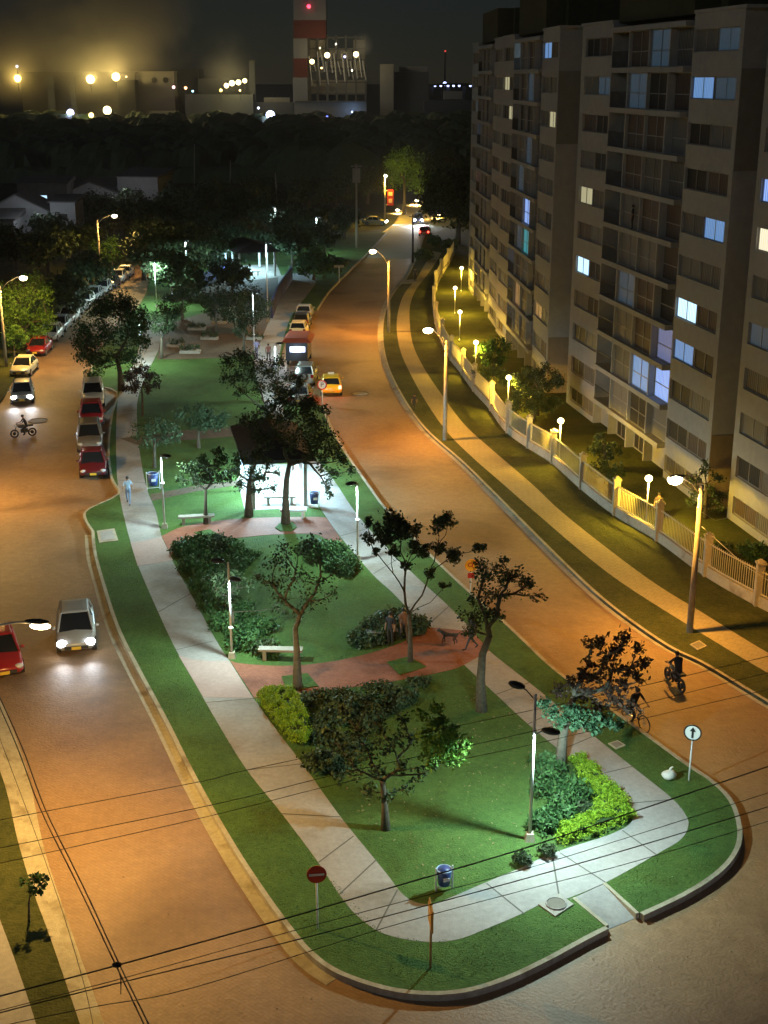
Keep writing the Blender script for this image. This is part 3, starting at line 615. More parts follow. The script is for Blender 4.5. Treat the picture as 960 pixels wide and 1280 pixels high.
# ------------------------------------------------------------------ shelters
def shelter(label, fl, fr, depth, hz, W, blue=True):
    a0, b0 = G(*fl, IZ), G(*fr, IZ); c = (a0+b0)/2; c.z = IZ; d = (b0-a0).normalized(); w = (b0-a0).length
    e = empty('park_shelter', c, label, 'shelter', 'open park shelters', rz=math.atan2(d.y, d.x)); hw = w/2
    for x in (-hw, hw):
        for y in (0, depth*.5, depth):
            a = MB(); a.box((x, y, hz/2), (.22, .22, hz)); a.build('column', M_WHITE if y > 0 else M_CONC, e)
    R_ = MB(); ov = .55; rh = .9
    R_.add([(-hw-ov, -ov, hz), (hw+ov, -ov, hz), (hw+ov, depth+ov, hz), (-hw-ov, depth+ov, hz), (0, 1.2, hz+rh), (0, depth-1.2, hz+rh)], [(0,3,2,1), (0,1,4), (1,2,5,4), (2,3,5), (3,0,4,5)])
    R_.bb(-hw-ov, hw+ov, -ov-.03, -ov, hz-.16, hz+.02); R_.bb(-hw-ov, hw+ov, depth+ov, depth+ov+.03, hz-.16, hz+.02); R_.bb(-hw-ov-.03, -hw-ov, -ov, depth+ov, hz-.16, hz+.02); R_.bb(hw+ov, hw+ov+.03, -ov, depth+ov, hz-.16, hz+.02)
    R_.build('roof', M_ROOF, e)
    a = MB(); a.bb(-.11, .11, .8, 1.9, hz-.12, hz-.05); a.bb(-.11, .11, depth-2.2, depth-1.1, hz-.12, hz-.05); a.build('ceiling_lamp', emit('shelter_tube', (.75,.95,1.0), 20), e)
    for y in (1.35, depth/2, depth-1.6):
        light('shelter_light', 'POINT', (0, y, hz-.35), W/3, (0.48, 0.84, 1.0), e, .25)
    return e
shelter('park shelter with dark hipped roof and brilliantly lit floor in mid island', (317,636), (382,632), 7.2, 3.0, 7500)
shelter('second lit park shelter farther back between dark trees', (300,347), (344,345), 9.0, 3.2, 3600)
# low dark blue walls by the plaza
def low_wall(name, pts, z0, h, m, label, cat, t=.2):
    q = [G(x, y, z0) for x, y in pts]; c = q[0].copy(); e = MB(); e.ribbon([(p.x-c.x, p.y-c.y) for p in q], t, 0, h, 1)
    return tag(e.build(name, m, loc=c), label, cat)
M_BLUE = mat('dark_blue_wall', (0.03,0.03,0.17), 0.7, noise=.5, scale=1.0)
low_wall('blue_wall', [(341,398),(348,378),(366,350)], IZ, 1.7, M_BLUE, 'dark blue low wall along the plaza walkway', 'wall')
low_wall('blue_wall', [(252,358),(286,340)], IZ, 1.3, M_BLUE, 'short dark blue wall left of the second shelter', 'wall')

# benches, bins, planters, bag
def bench(label, px, py, rz, L=1.5, z=IZ, m=M_CONC, back=False):
    e = empty('park_bench', G(px, py, z), label, 'bench', 'concrete park benches', rz=rz)
    a = MB(); a.bb(-L/2, L/2, -.22, .22, .42, .52); a.build('seat', m, e)
    for x in (-L*.36, L*.36): a = MB(); a.bb(x-.08, x+.08, -.18, .18, 0, .42); a.build('leg', m, e)
    if back: a = MB(); a.bb(-L/2, L/2, .2, .26, .55, .9); a.build('backrest', m, e)
bench('grey bench in the shrub bed left of the bare dark tree trunk', 351,824, -.05, 1.9)
bench('bench on the lawn at the foot of the left shelter tree', 246,655, .15, 2.0)
bench('bench standing inside the lit shelter', 350,630, .05, 1.9)
bench('pale bench at the brick path under the shelter tree', 367,647, 0.0, 1.5, m=M_WHITE)
bench('bench inside the second shelter', 314,344, 0, 2.4)
bench('bench beside the two people sitting at the shrub edge', 477,800, .3, 1.4)
def bin_(label, px, py, z=IZ, s=1.0, rz=.3):
    e = empty('litter_bin', G(px, py, z), label, 'litter bin', 'blue litter bins on white frames', rz=rz)
    a = MB()
    for x in (-.33*s, .33*s): a.tube([(x, 0, 0), (x, 0, 1.0*s)], .025, 6)
    a.tube([(-.33*s, 0, .12), (.33*s, 0, .12)], .02, 6); a.build('frame', M_WHITE, e)
    a = MB(); a.tube([(0, 0, .25*s), (0, 0, .9*s)], [.22*s, .28*s], 16); b = a.build('bucket', mat('bin_blue', (.03,.06,.22), .45), e, True)
    a = MB(); a.ring((0, 0, .9*s), .28*s, .02, 'Z'); a.build('rim', mat('bin_rim', (.45,.6,.85), .4), b)
    a = MB(); a.bb(-.12*s, .12*s, -.285*s, -.26*s, .52*s, .66*s); a.build('sticker', M_WHITE, b)
bin_('blue litter bin on the near lawn corner by the walkway', 555,1112, s=.82)
bin_('blue litter bin in the grass beside the west walkway', 192,612, s=1.15)
bin_('dark litter bin beside the lit shelter front column', 393,634)
e = MB(); e.sphere((0, 0, .18), (.26, .20, .18), 10, 7)
for v in range(len(e.v)): x, y, z = e.v[v]; e.v[v] = (x*(1+.15*math.sin(9*z+5*x)), y*(1+.2*math.cos(7*x+3*z)), z*(1+.12*math.sin(11*x)))
t = e.build('rubbish_bag', mat('bag_white', (.6,.6,.56), .6), smooth_=True, loc=G(836,974,IZ)); tag(t, 'crumpled white rubbish bag on the grass near the arrow sign', 'bag'); k = MB(); k.tube([(0, 0, .3), (.05, .02, .45), (.12, 0, .5)], [.05, .04, .02], 6); k.build('knot', MATS['bag_white'], t)

# ------------------------------------------------------------------ signs
def post_sign(name, label, px, py, top, build, z=IZ, m=M_WHITE, r=.03, rz=0.0):
    b = G(px, py, z); h = AT(top[0], top[1], b.y).z - z; e = empty(name, b, label, 'sign', rz=rz)
    a = MB(); a.tube([(0, 0, -.1), (0, 0, h)], r, 8); a.build('post', m, e, True); build(e, h); return e
M_SRED = mat('sign_red', (.50,.035,.02), .5); M_SWHITE = mat('sign_white', (.75,.75,.72), .5); M_SBLACK = mat('sign_black', (.01,.01,.01), .5)
def noentry(e, h):
    a = MB(); a.disc((0, -.05, h-.02), .29, (0, 1, 0), .02); p = a.build('disc', M_SRED, e)
    a = MB(); a.bb(-.22, .22, -.075, -.062, h-.06, h+.01); a.build('bar', M_SWHITE, p)
post_sign('no_entry_sign', 'red round no entry sign with white bar on the near west grass', 397,1161, (398,1091), noentry, rz=.12)
def arrow(e, h):
    a = MB(); a.disc((0, -.05, h), .31, (0, 1, 0), .02); p = a.build('disc', M_SWHITE, e)
    a = MB(); a.ring((0, -.065, h), .29, .025, 'Y', 28, 6); a.build('rim', M_SBLACK, p)
    a = MB(); a.bb(-.035, .035, -.078, -.066, h-.2, h+.08); a.add([(-.11, -.074, h+.05), (.11, -.074, h+.05), (0, -.074, h+.22)], [(0, 1, 2)]); a.build('arrow', M_SBLACK, p)
post_sign('arrow_sign', 'white round sign with black upward arrow at the near right corner', 861,976, (866,915), arrow, rz=-.35)
def text(s, size, loc, parent, m, name='lettering', depth=.005):
    c = bpy.data.curves.new(name+'_curve', 'FONT'); c.body = s; c.size = size; c.align_x = 'CENTER'; c.align_y = 'CENTER'; c.extrude = depth; c.materials.append(m)
    t_ = bpy.data.objects.new('t', c); COL.objects.link(t_); me = bpy.data.meshes.new_from_object(t_.evaluated_get(bpy.context.evaluated_depsgraph_get())); bpy.data.objects.remove(t_)
    o = bpy.data.objects.new(name, me); COL.objects.link(o); o.parent = parent; o.location = loc; o.rotation_euler = (R(90), 0, 0); return o
def psign(e, h):
    a = MB(); a.disc((0, -.05, h), .36, (0, 1, 0), .02); p = a.build('disc', M_SWHITE, e)
    a = MB(); a.ring((0, -.065, h), .33, .045, 'Y', 28, 6); a.build('rim', M_SRED, p)
    text('P', .5, (0, -.07, h), p, M_SBLACK)
    a = MB()
post_sign('parking_sign', 'round white sign with a letter P and red rim by the yellow taxi', 403,505, (403,481), psign)
def ysign(e, h):
    a = MB(); a.disc((0, -.05, h), .30, (0, 1, 0), .02); p = a.build('disc', mat('sign_yellow', (.90,.58,.04), .5), e)
    a = MB(); a.ring((0, -.065, h), .28, .035, 'Y', 28, 6); a.build('rim', mat('sign_orange', (.85,.40,.03), .5), p)
    a = MB(); a.ring((-.03, -.068, h+.03), .10, .025, 'Y', 20, 6); a.tube([(.05, -.068, h-.05), (.14, -.068, h-.16)], .022, 6); a.build('symbol', M_SRED, p)
    a = MB(); a.bb(-.16, .16, -.06, -.04, h-.66, h-.40); a.build('plate', M_SRED, e)
post_sign('warning_sign', 'small round yellow sign at the kerb between the two bare trees', 588,748, (591,706), ysign)
def edgesign(e, h):
    a = MB(); a.bb(-.02, .02, -.35, .35, h-.72, h-.02); a.bb(-.05, -.02, -.3, .3, h-.66, h-.1); a.build('plate', mat('sign_back', (.50,.30,.08), .5), e)
post_sign('street_sign', 'yellow sign seen edge on, standing on the near grass curve', 538,1210, (539,1130), edgesign, m=mat('sign_post_ochre', (.40,.24,.10), .6), r=.035, rz=.1)
post_sign('street_sign', 'tiny plate on a short post at the east kerb by the far shrubs', 424,352, (424,333), lambda e, h: MB().box((0, 0, h), (1.2, .05, .3)).build('plate', M_KERB, e), r=.05)

# ------------------------------------------------------------------ vegetation
def leaves(name, clumps, size, m, parent, origin=Vector((0, 0, 0)), sub=6, flat=.8):
    """clumps: (centre, radius, count); leaf sized faces gathered in sub-clumps through each volume"""
    cs = []; 
    for c, r, n in clumps:
        k = max(3, int(sub)); sc = RNG.normal(size=(k, 3)); sc /= np.linalg.norm(sc, axis=1)[:, None]; sc *= (RNG.random((k, 1))**.45)*r*.85; sc[:, 2] *= flat
        idx = RNG.integers(0, k, n); p = sc[idx] + RNG.normal(size=(n, 3))*r*.23
        cs.append(p + np.array([c[0]-origin.x, c[1]-origin.y, c[2]-origin.z]))
    P = np.concatenate(cs); N = len(P)
    u = RNG.normal(size=(N, 3)); u /= np.linalg.norm(u, axis=1)[:, None]; t = RNG.normal(size=(N, 3)); w = np.cross(u, t); w /= np.linalg.norm(w, axis=1)[:, None]
    s = size*(.6+.8*RNG.random((N, 1))); V = np.empty((N, 4, 3)); V[:, 0] = P-u*s*.6; V[:, 1] = P+w*s*.32; V[:, 2] = P+u*s*.6; V[:, 3] = P-w*s*.32
    me = bpy.data.meshes.new(name); me.vertices.add(N*4); me.vertices.foreach_set('co', V.astype(np.float32).ravel())
    me.loops.add(N*4); me.loops.foreach_set('vertex_index', np.arange(N*4, dtype=np.int32)); me.polygons.add(N)
    me.polygons.foreach_set('loop_start', np.arange(0, N*4, 4, dtype=np.int32)); me.materials.append(m); me.update(calc_edges=True)
    o = bpy.data.objects.new(name, me); COL.objects.link(o)
    if parent is not None: o.parent = parent
    return o
def limb_mesh(base, pts, clumps, r0, twigs=2, alpha=.45):
    """trunk along pts; every clump hangs on the nearest limb already there, limbs swell with what they carry"""
    mb = MB(); P = [Vector(p)-base for p in pts]; m = len(P); tip = P[-1]
    N = [(tip, -1)]; low = P[max(m-2, 0)].lerp(tip, .5); N.append((low, -1)); C = sorted([(Vector(c)-base, r) for c, r in clumps], key=lambda q: (q[0]-tip).length); plen = [0.0, .3]
    for c, r in C:
        best = min(range(len(N)), key=lambda i: (N[i][0]-c).length*1.0+plen[i]*alpha+(0.6*(c-N[i][0]).length if N[i][0].z > c.z+.15 else 0))
        a = N[best][0]; mid = a.lerp(c, .5)+Vector((random.uniform(-.1, .1), random.uniform(-.1, .1), -.06))*min(1.5, (c-a).length)
        N.append((mid, best)); plen.append(plen[best]+(mid-a).length); N.append((c, len(N)-1)); plen.append(plen[-1]+(c-mid).length)
    w = [1.0]*len(N)
    for i in range(len(N)-1, 1, -1):
        if N[i][1] >= 0: w[N[i][1]] += w[i]
    mx = max(w); ra = [max(.014, r0*.62*math.sqrt(x/mx)) for x in w]
    rad = [r0*1.3]+[r0*(1-.38*i/(m-1)) for i in range(1, m)]; mb.tube(P, rad, 10)
    for i in range(2, len(N)):
        p, b_ = N[i]; q = N[b_][0]; k = (p-q).length
        mb.tube([q, q.lerp(p, .5)+Vector((random.uniform(-.06, .06), random.uniform(-.06, .06), random.uniform(-.04, .04)))*k, p], [min(ra[b_], ra[i]*1.25), ra[i]*1.05, ra[i]], 6)
    for c, r in C:
        for k in range(twigs):
            an = random.uniform(0, 6.28); L = r*random.uniform(.6, 1.05); t = c+Vector((math.cos(an)*L, math.sin(an)*L, L*random.uniform(-.2, .6)))
            mb.tube([c, c.lerp(t, .5)+Vector((0, 0, .05)), t], [.014, .010, .004], 4, False)
    return mb
def tree(name, label, base, trunk, clumps, m=M_LDARK, r0=.16, dens=170, size=.16, bark=M_BARK, grp='park trees', twigs=2, sub=7, extra=None, z=IZ, Y=None, kd=6, alpha=.45):
    """base pixel, trunk pixels, clumps (px, py, r px, depth shift): traced at the tree's own distance, then given depth"""
    b = G(base[0], base[1], z); sc = b.y*1.0/FPX*1.06
    pts = [b-Vector((0, 0, .1))]+[AT(x, y, b.y+random.uniform(-.15, .15)) for x, y in trunk]
    cl = []
    for q in clumps:
        x, y, r = q[:3]; dy = q[3] if len(q) > 3 else random.uniform(-.9, .9)*r*sc*1.2
        cl.append((AT(x, y, b.y+dy), r*sc))
    e = empty(name, b, label, 'tree', grp)
    limb_mesh(b, pts, cl, r0, twigs, alpha).build('trunk', bark, e, True)
    leaves('crown', [(c, r*1.12, max(40, int(dens*r*r*kd*1.7))) for c, r in cl], size*.76, m, e, b, sub)
    if extra:
        for mm, qs in extra:
            cl2 = [(AT(x, y, b.y+dy), r*sc*(1.35 if mm == M_LLIT else 1)) for x, y, r, dy in qs]; leaves('crown', [(c, r*1.1, int(dens*r*r*12)) for c, r in cl2], size*.7, mm, e, b, sub)
    return e
# the two sparse trees in front of the east road
tree('bare_tree', 'sparse tree with tufted bare branches over the east walkway', (513,828), [(513,790),(511,768)], [(495,650,17),(478,666,13),(461,655,9),(462,672,8),(506,658,12),(500,668,12),(525,688,11),(490,690,9),(520,662,11),(545,655,13),(558,652,12),(548,683,11),(567,694,13),(600,684,9),(492,648,10),(470,690,6),(537,716,8),(556,733,7),(508,706,8),(520,680,10),(484,676,10)], M_LDARK, .11, 300, .15, twigs=1, sub=5, kd=5, alpha=.8)
tree('leaning_tree', 'dark tree leaning right over the east kerb with bare twigs', (602,888), [(601,850),(603,818),(612,795)], [(604,722,13),(616,712,18),(637,722,16),(655,735,15),(672,745,9),(625,745,15),(598,748,15),(584,768,14),(608,770,17),(590,785,15),(622,768,12),(600,705,11),(628,703,11),(650,718,11),(662,728,8)], M_LDARK, .20, 150, .14, twigs=5, sub=6, kd=3.6)
tree('leafy_tree', 'big leaved tree at the street corner, lower leaves coloured teal for lamplight', (700,962), [(703,925),(708,895),(718,870)], [(740,805,12),(752,800,10),(783,800,14),(795,812,11),(770,812,13),(757,822,14),(738,826,12),(806,828,11),(788,835,13),(765,838,14),(745,845,13),(728,845,12),(800,850,9),(780,855,13),(757,860,14),(735,865,14),(712,855,12),(698,862,12),(770,875,13),(788,885,11),(750,885,14)], M_LDARK2, .19, 170, .19, M_BARKP, twigs=2, sub=9, kd=3.0, extra=[(M_LTEAL_LIT, [(680,878,9,-1.2),(690,892,11,-1.3),(712,890,13,-1.2),(735,897,13,-1.2),(760,902,12,-1.1),(700,903,10,-1.2),(722,905,12,-1.4),(745,912,9,-1.2),(775,905,9,-1.0)])])
tree('shade_tree', 'low dark tree on the near lawn with lamplight coloured into the leaves of one side', (482,1036), [(481,1005),(478,975)], [(430,890,15),(458,880,16),(486,878,15),(415,915,15),(445,910,17),(475,905,17),(505,900,14),(430,940,15),(460,938,17),(490,932,16),(515,925,12),(445,962,14),(472,965,15),(500,960,14),(525,968,12),(460,988,13),(486,992,12),(510,984,11),(545,958,9)], M_LDARK, .14, 110, .16, twigs=3, sub=8, kd=3.6, extra=[(M_LLIT, [(540,905,11,-.6),(553,900,9,-.5),(535,922,12,-.6),(556,918,11,-.5),(548,938,13,-.6),(565,932,10,-.5),(585,932,8,-.4),(530,940,9,-.7),(560,948,10,-.6),(545,885,8,-.5),(525,895,8,-.7),(575,945,9,-.4),(545,925,12,-1.0),(568,918,9,-.9),(540,952,9,-1.0)])])  # extra clumps take brighter leaves, lamplight put into their colour
tree('thin_tree', 'thin crowned dark tree over the shrub lawn, trunk in a brick square', (372,860), [(371,815),(369,785)], [(345,705,20),(372,695,22),(400,700,20),(340,730,18),(368,725,20),(398,728,20),(420,715,15),(355,750,16),(385,752,18),(412,745,14),(325,720,13),(385,680,14),(355,682,14),(375,768,10)], M_LDARK, .17, 60, .14, M_BARKP, twigs=6, sub=5, kd=3.2)
tree('thin_tree', 'small dark shrubby tree behind the post of the shrub lawn', (292,790), [(291,765)], [(268,725,11),(285,717,12),(300,722,11),(310,732,9),(272,738,9),(296,735,10),(285,745,9),(345,760,9),(355,765,7)], M_LDARK, .07, 110, .14, twigs=2)
tree('shelter_tree', 'tall dark tree before the lit shelter leaning toward the road', (357,655), [(357,625),(358,600),(362,580)], [(345,500,16),(370,500,18),(393,508,15),(408,512,9),(335,520,17),(362,525,20),(390,530,18),(330,545,16),(355,550,18),(385,552,18),(405,548,14),(415,560,14),(425,575,12),(415,590,10),(402,578,12),(390,570,10),(310,530,13),(438,588,8),(407,607,8),(412,618,6),(375,480,11),(355,488,10)], M_LDARK, .22, 90, .17, twigs=2)
tree('shelter_tree', 'dark tree beside the left front column of the lit shelter', (311,645), [(311,620),(312,600)], [(300,570,13),(320,568,13),(335,580,10),(295,590,12),(315,590,12),(330,598,10),(342,608,8),(300,605,10),(345,590,6),(322,612,8)], M_LDARK, .22, 110, .15, twigs=3)
tree('shelter_tree', 'round dark tree on the lawn left of the lit shelter', (257,655), [(257,632),(257,612)], [(235,585,12),(255,575,13),(275,580,12),(243,600,12),(265,598,12),(282,598,9),(228,600,8),(258,588,12),(270,566,8)], M_LDARK, .12, 130, .16)
tree('broad_tree', 'large leafy tree overhanging the parking bay and west walkway', (152,488), [(150,465),(146,445)], [(105,415,16),(125,395,18),(150,390,18),(170,400,16),(112,438,16),(135,420,19),(160,418,18),(178,425,12),(120,458,14),(145,445,16),(165,448,13),(112,468,8),(140,372,14),(160,378,12),(182,408,10),(98,430,9)], M_LMID, .24, 55, .22, twigs=2, sub=8, extra=[(M_LDARK, [(110,425,16,0),(128,385,16,0),(150,382,14,0.5),(115,445,14,-.6),(170,392,14,0)])])
tree('small_red_tree', 'small reddish leaved tree over the west walkway', (178,520), [(178,498),(177,484)], [(163,470,10),(178,464,10),(190,470,8),(170,482,9),(185,484,8),(157,485,6),(195,480,6)], M_LDARK2, .09, 130, .18)
tree('round_tree', 'low spreading dark tree beside the west walkway above the post', (193,585), [(193,560),(194,545)], [(178,538,12),(195,530,13),(212,536,12),(185,550,12),(205,550,12),(220,545,9),(171,545,7)], M_LDARK, .10, 80, .16)
tree('round_tree', 'wide flat dark tree on the inner lawn above the path', (248,560), [(248,545),(248,532)], [(228,520,11),(245,514,13),(262,516,12),(278,522,11),(238,530,11),(256,530,12),(272,532,10)], M_LDARK, .12, 100, .17)
tree('lawn_tree', 'dark clumped tree between the lawn and the parked cars', (330,560), [(331,530),(332,510)], [(285,455,12),(300,448,14),(318,452,14),(290,472,12),(308,470,14),(330,468,14),(345,455,12),(300,488,9),(325,488,12),(345,480,12),(360,470,10),(375,478,9),(350,497,10)], M_LDARK, .15, 75, .17, twigs=3)
for l, bx, by, cs in [('round plaza tree nearest the second shelter', 306,415, [(295,375,13),(310,368,14),(325,378,12),(302,388,12),(318,390,12),(330,390,8)]), ('plaza tree left of centre among the planters', 270,415, [(258,378,12),(272,370,13),(285,378,10),(265,390,10),(280,390,9)]), ('slim plaza tree close to the west walkway', 202,448, [(192,398,11),(205,390,13),(218,396,11),(198,410,9),(212,408,10)]), ('plaza tree in the middle with a pale trunk', 305,446, [(290,395,9),(305,405,11),(318,398,11),(300,415,8)]), ('tree at the far left corner of the plaza', 228,400, [(215,372,12),(232,365,13),(245,372,11),(225,385,10)])]:
    tree('plaza_tree', l, (bx, by), [(bx, by-14), (bx, by-26)], cs, M_LDARK, .15, 80, .2, M_BARKP, 'plaza trees')
tree('street_tree', 'bright green tree lit by the lamp at the left edge', (30,437), [(30,425),(31,412)], [(12,372,18),(35,360,20),(55,368,14),(20,395,20),(45,390,20),(60,398,10),(30,418,16),(52,418,13),(10,425,10),(8,395,12)], M_LLIT, .22, 45, .24, grp='trees west of the road', z=VZ, sub=8)
tree('street_tree', 'small yellow green bush-like tree at the foot of the left lamp', (18,447), [(18,438)], [(12,420,9),(22,415,9),(30,424,7),(18,430,8)], M_LLIT, .1, 70, .22, grp='trees west of the road', z=VZ)
tree('street_tree', 'olive tree lit from above by the far left lamp', (140,335), [(140,322)], [(125,310,10),(140,302,11),(132,322,9),(148,318,8)], M_LLIT, .14, 20, .3, grp='trees west of the road', z=0)
# dark trees of the middle distance, each its own
def rtree(label, px, py, hw, hh, m=M_LDARK, grp='dark trees in the middle distance', name='dark_tree', dens=26, size=.42, z=0.0, n=9):
    b = G(px, py, z); s = b.y/FPX*1.05; W_, H_ = hw*s*1.35, hh*s*1.05; e = empty(name, b, label, 'tree', grp)
    cl = []
    for i in range(n):
        an = 6.283*i/n+random.random(); rr = W_*random.uniform(.25, .68); zz = H_*random.uniform(.45, .82)
        cl.append((b+Vector((math.cos(an)*rr, math.sin(an)*rr, zz)), W_*random.uniform(.32, .48)))
    cl.append((b+Vector((0, 0, H_*.85)), W_*.4))
    limb_mesh(b, [b, b+Vector((.1, 0, H_*.25)), b+Vector((0, .1, H_*.5))], cl, max(.12, W_*.06), 1).build('trunk', M_BARK, e, True)
    leaves('crown', [(c, r*1.1, max(60, int(dens*r*r*4))) for c, r in cl], size, m, e, b, 9); return e
MID = [(215,380,26,62,'broad dark tree at the head of the west walkway'),(180,350,30,60,'massive dark tree between the west road and the park'),(262,345,22,40,'dark tree standing left beside the second shelter roof'),(225,345,24,55,'dark tree behind the plaza'),
 (275,312,24,38,'dark tree behind the second shelter'),(365,335,22,45,'dark tree right of the second shelter'),(392,352,22,35,'mid green bushy tree at the east kerb by the blue wall'),(405,325,18,40,'dark tree in front of the transformer pole'),(420,345,12,20,'little round tree at the east kerb'),
 (380,300,22,34,'dark tree with a green lit gap, left of the transformer pole'),(340,290,26,36,'wide dark tree behind the far park lamp'),(300,280,24,34,'dark tree in the centre of the far park'),(430,300,20,36,'dark tree beside the far crossing'),(250,290,26,36,'dark tree in front of the thin bare poles'),
 (60,345,30,50,'dark tree mass at left below the gabled house'),(20,340,30,48,'dark tree at the left edge below the white gable'),(100,330,26,44,'dark tree between the two left lamps'),(85,400,30,50,'big black tree over the row of white cars'),(115,365,24,40,'black tree beside the far row of parked cars'),(155,300,24,40,'dark tree beyond the far left lamp'),(200,300,26,40,'dark tree left of the thin bare poles'),(60,300,20,26,'shrubby dark tree before the small white house'),
 (460,255,22,40,'tall dark tree behind the red banner'),(420,262,22,36,'dark tree behind the parked yellow lit car'),(385,262,24,30,'dark tree in the row before the wood'),(325,260,24,30,'dark tree before the wood, centre'),(120,275,22,24,'low dark tree by the white house'),(545,240,22,44,'tall tree behind the far road lamps'),
 (160,270,20,24,'low dark tree right of the white house'),(270,262,24,30,'dark tree before the wood, left of centre'),(215,268,22,28,'dark tree before the wood, behind the pale box house')]
for x, y, w, h, l in MID: rtree(l, x, y, w, h, M_LMID if 'green bushy' in l else M_LDARK)
rtree('round dense dark tree in front of the last tower beside the far road', 572,305, 37, 78, n=14, name='round_tree', dens=40, z=VZ)
rtree('tree above the far crossing with yellow lit top leaves', 505,268, 24, 74, M_LLIT, dens=24)
# garden trees and shrubs behind the fence
def shrub(label, px, py, rpx, hpx, m=M_LDARK, z=IZ, grp='shrubs in the park', dens=260, size=.13, name='shrub', flat=.7, n=7):
    b = G(px, py, z); s = b.y/FPX*1.05; k_ = 1.12 if grp == 'dark bushes of the near lawn' else 1.4 if grp in ('shrubs of the middle lawn', 'bushes inside the lime hedge') else 1.0; r = rpx*s*k_; h = hpx*s*(k_*.5+.5); e = empty(name, b, label, 'shrub', grp)
    cl = [(b+Vector((math.cos(a)*r*.5, math.sin(a)*r*.5, h*random.uniform(.35, .62))), r*random.uniform(.42, .58)) for a in [6.283*i/n for i in range(n)]]+[(b+Vector((0, 0, h*.6)), r*.55)]
    mb = MB()
    for c, rr in cl: q = Vector(c)-b; mb.tube([(0, 0, -.05), tuple(q*.5+Vector((0, 0, -.05))), tuple(q)], [.035, .025, .01], 5)
    mb.build('stem', M_BARK, e); leaves('foliage', [(c, rr, max(60, int(dens*rr*rr*4.5))) for c, rr in cl], size, m, e, b, 9, flat); return e
tree('flat_tree', 'flat topped dark tree behind the fence lit by a globe lamp', (672,520), [(672,500),(672,485)], [(648,474,9),(660,468,11),(676,465,12),(692,470,11),(700,478,8),(668,478,11),(684,480,11),(655,482,8)], M_LDARK, .12, 150, .16, grp='trees in the tower garden', z=VZ)
tree('flat_tree', 'wide dark shrub tree just below the flat topped tree', (668,525), [(668,512)], [(645,497,10),(658,492,11),(675,494,12),(692,500,10),(650,508,9),(668,508,12),(686,510,10),(640,504,7)], M_LDARK, .12, 150, .16, grp='trees in the tower garden', z=VZ)
tree('garden_tree', 'tree lit yellow green by the fourth globe lamp', (617,468), [(617,450)], [(602,438,10),(615,432,11),(628,440,10),(610,448,9),(624,452,9),(632,430,7)], M_LMID, .1, 110, .18, grp='trees in the tower garden', z=VZ)
tree('garden_tree', 'dark shrub tree in front of the yellow green lit tree', (620,492), [(619,480)], [(602,468,10),(616,462,11),(630,466,9),(610,476,10),(626,476,9)], M_LDARK, .1, 130, .16, grp='trees in the tower garden', z=VZ)
tree('garden_tree', 'pointed dark tree at the wall between the two nearest towers', (882,648), [(882,625),(883,605)], [(868,600,9),(882,588,9),(895,596,9),(872,615,10),(890,612,11),(902,618,8),(866,628,8),(885,630,11),(900,632,8),(882,577,5)], M_LDARK, .12, 90, .17, grp='trees in the tower garden', z=VZ)
tree('layered_tree', 'upper layered dark tree beside the lit ground floor', (756,585), [(756,570),(756,558)], [(742,560,7),(752,555,8),(764,560,8),(774,564,6),(748,566,7),(762,568,7),(750,546,6)], M_LDARK, .1, 170, .15, grp='trees in the tower garden', z=VZ)
tree('layered_tree', 'lower layered dark tree right behind the fence pillar', (757,604), [(757,590)], [(740,584,8),(754,580,9),(768,586,9),(780,590,7),(748,590,8),(762,592,8)], M_LDARK, .1, 170, .15, grp='trees in the tower garden', z=VZ)
shrub('bright shrub bed inside the fence at the right edge', 945,700, 22, 20, M_LMID, VZ, 'shrubs in the tower garden')
shrub('second shrub inside the fence left of the right edge shrub', 905,690, 14, 12, M_LDARK, VZ, 'shrubs in the tower garden')
shrub('round dark bush on the verge beside the side path', 531,326, 13, 13, M_LDARK, VZ, 'shrubs along the sidewalk', size=.3, dens=60)
shrub('yellow lit bush on the verge behind the dark bush', 543,308, 10, 14, M_LMID, VZ, 'shrubs along the sidewalk', size=.3, dens=60)
shrub('bush at the fence end beneath the round tree', 562,312, 13, 12, M_LDARK, VZ, 'shrubs along the sidewalk', size=.3, dens=60)
# shrub bed of the middle lawn
k = 0
for x, y, r, h, m, l in [(232,690,16,12,M_LMID,'low shrub at the upper corner of the shrub lawn'),(252,686,17,14,M_LMID,'shrub second along the upper shrub edge'),(275,686,16,12,M_LDARK,'darker shrub third along the upper shrub edge'),(240,712,15,12,M_LMID,'shrub at the walkway below the corner shrub'),
   (256,735,16,13,M_LMID,'shrub half way down the walkway edge'),(268,760,18,16,M_LMID,'bright shrub above the lamp post foot'),(282,785,18,16,M_LMID,'bright shrub left of the lamp post foot'),(306,808,19,17,M_LMID,'shrub right of the lamp post foot'),(325,790,18,16,M_LMID,'shrub behind the grey bench'),(300,770,18,14,M_LMID,'shrub right behind the lamp post'),(330,815,15,14,M_LDARK,'dark shrub around the grey bench'),
   (410,700,20,18,M_LMID,'leafy shrub at the right end of the shrub lawn'),(432,712,17,15,M_LMID,'leafy shrub beside the east walkway post'),(392,690,14,12,M_LDARK,'dark shrub beneath the brick path trees'),
   (470,795,20,18,M_LDARK,'dark shrub at the lower right of the shrub lawn'),(495,785,20,20,M_LDARK,'dark shrub between the sitting people and the bare tree'),(520,790,15,16,M_LDARK,'dark shrub right of the bare tree trunk'),(452,805,14,11,M_LDARK,'low dark shrub at the brick path edge')]:
    shrub(l, x, y, r, h, m, grp='shrubs of the middle lawn')
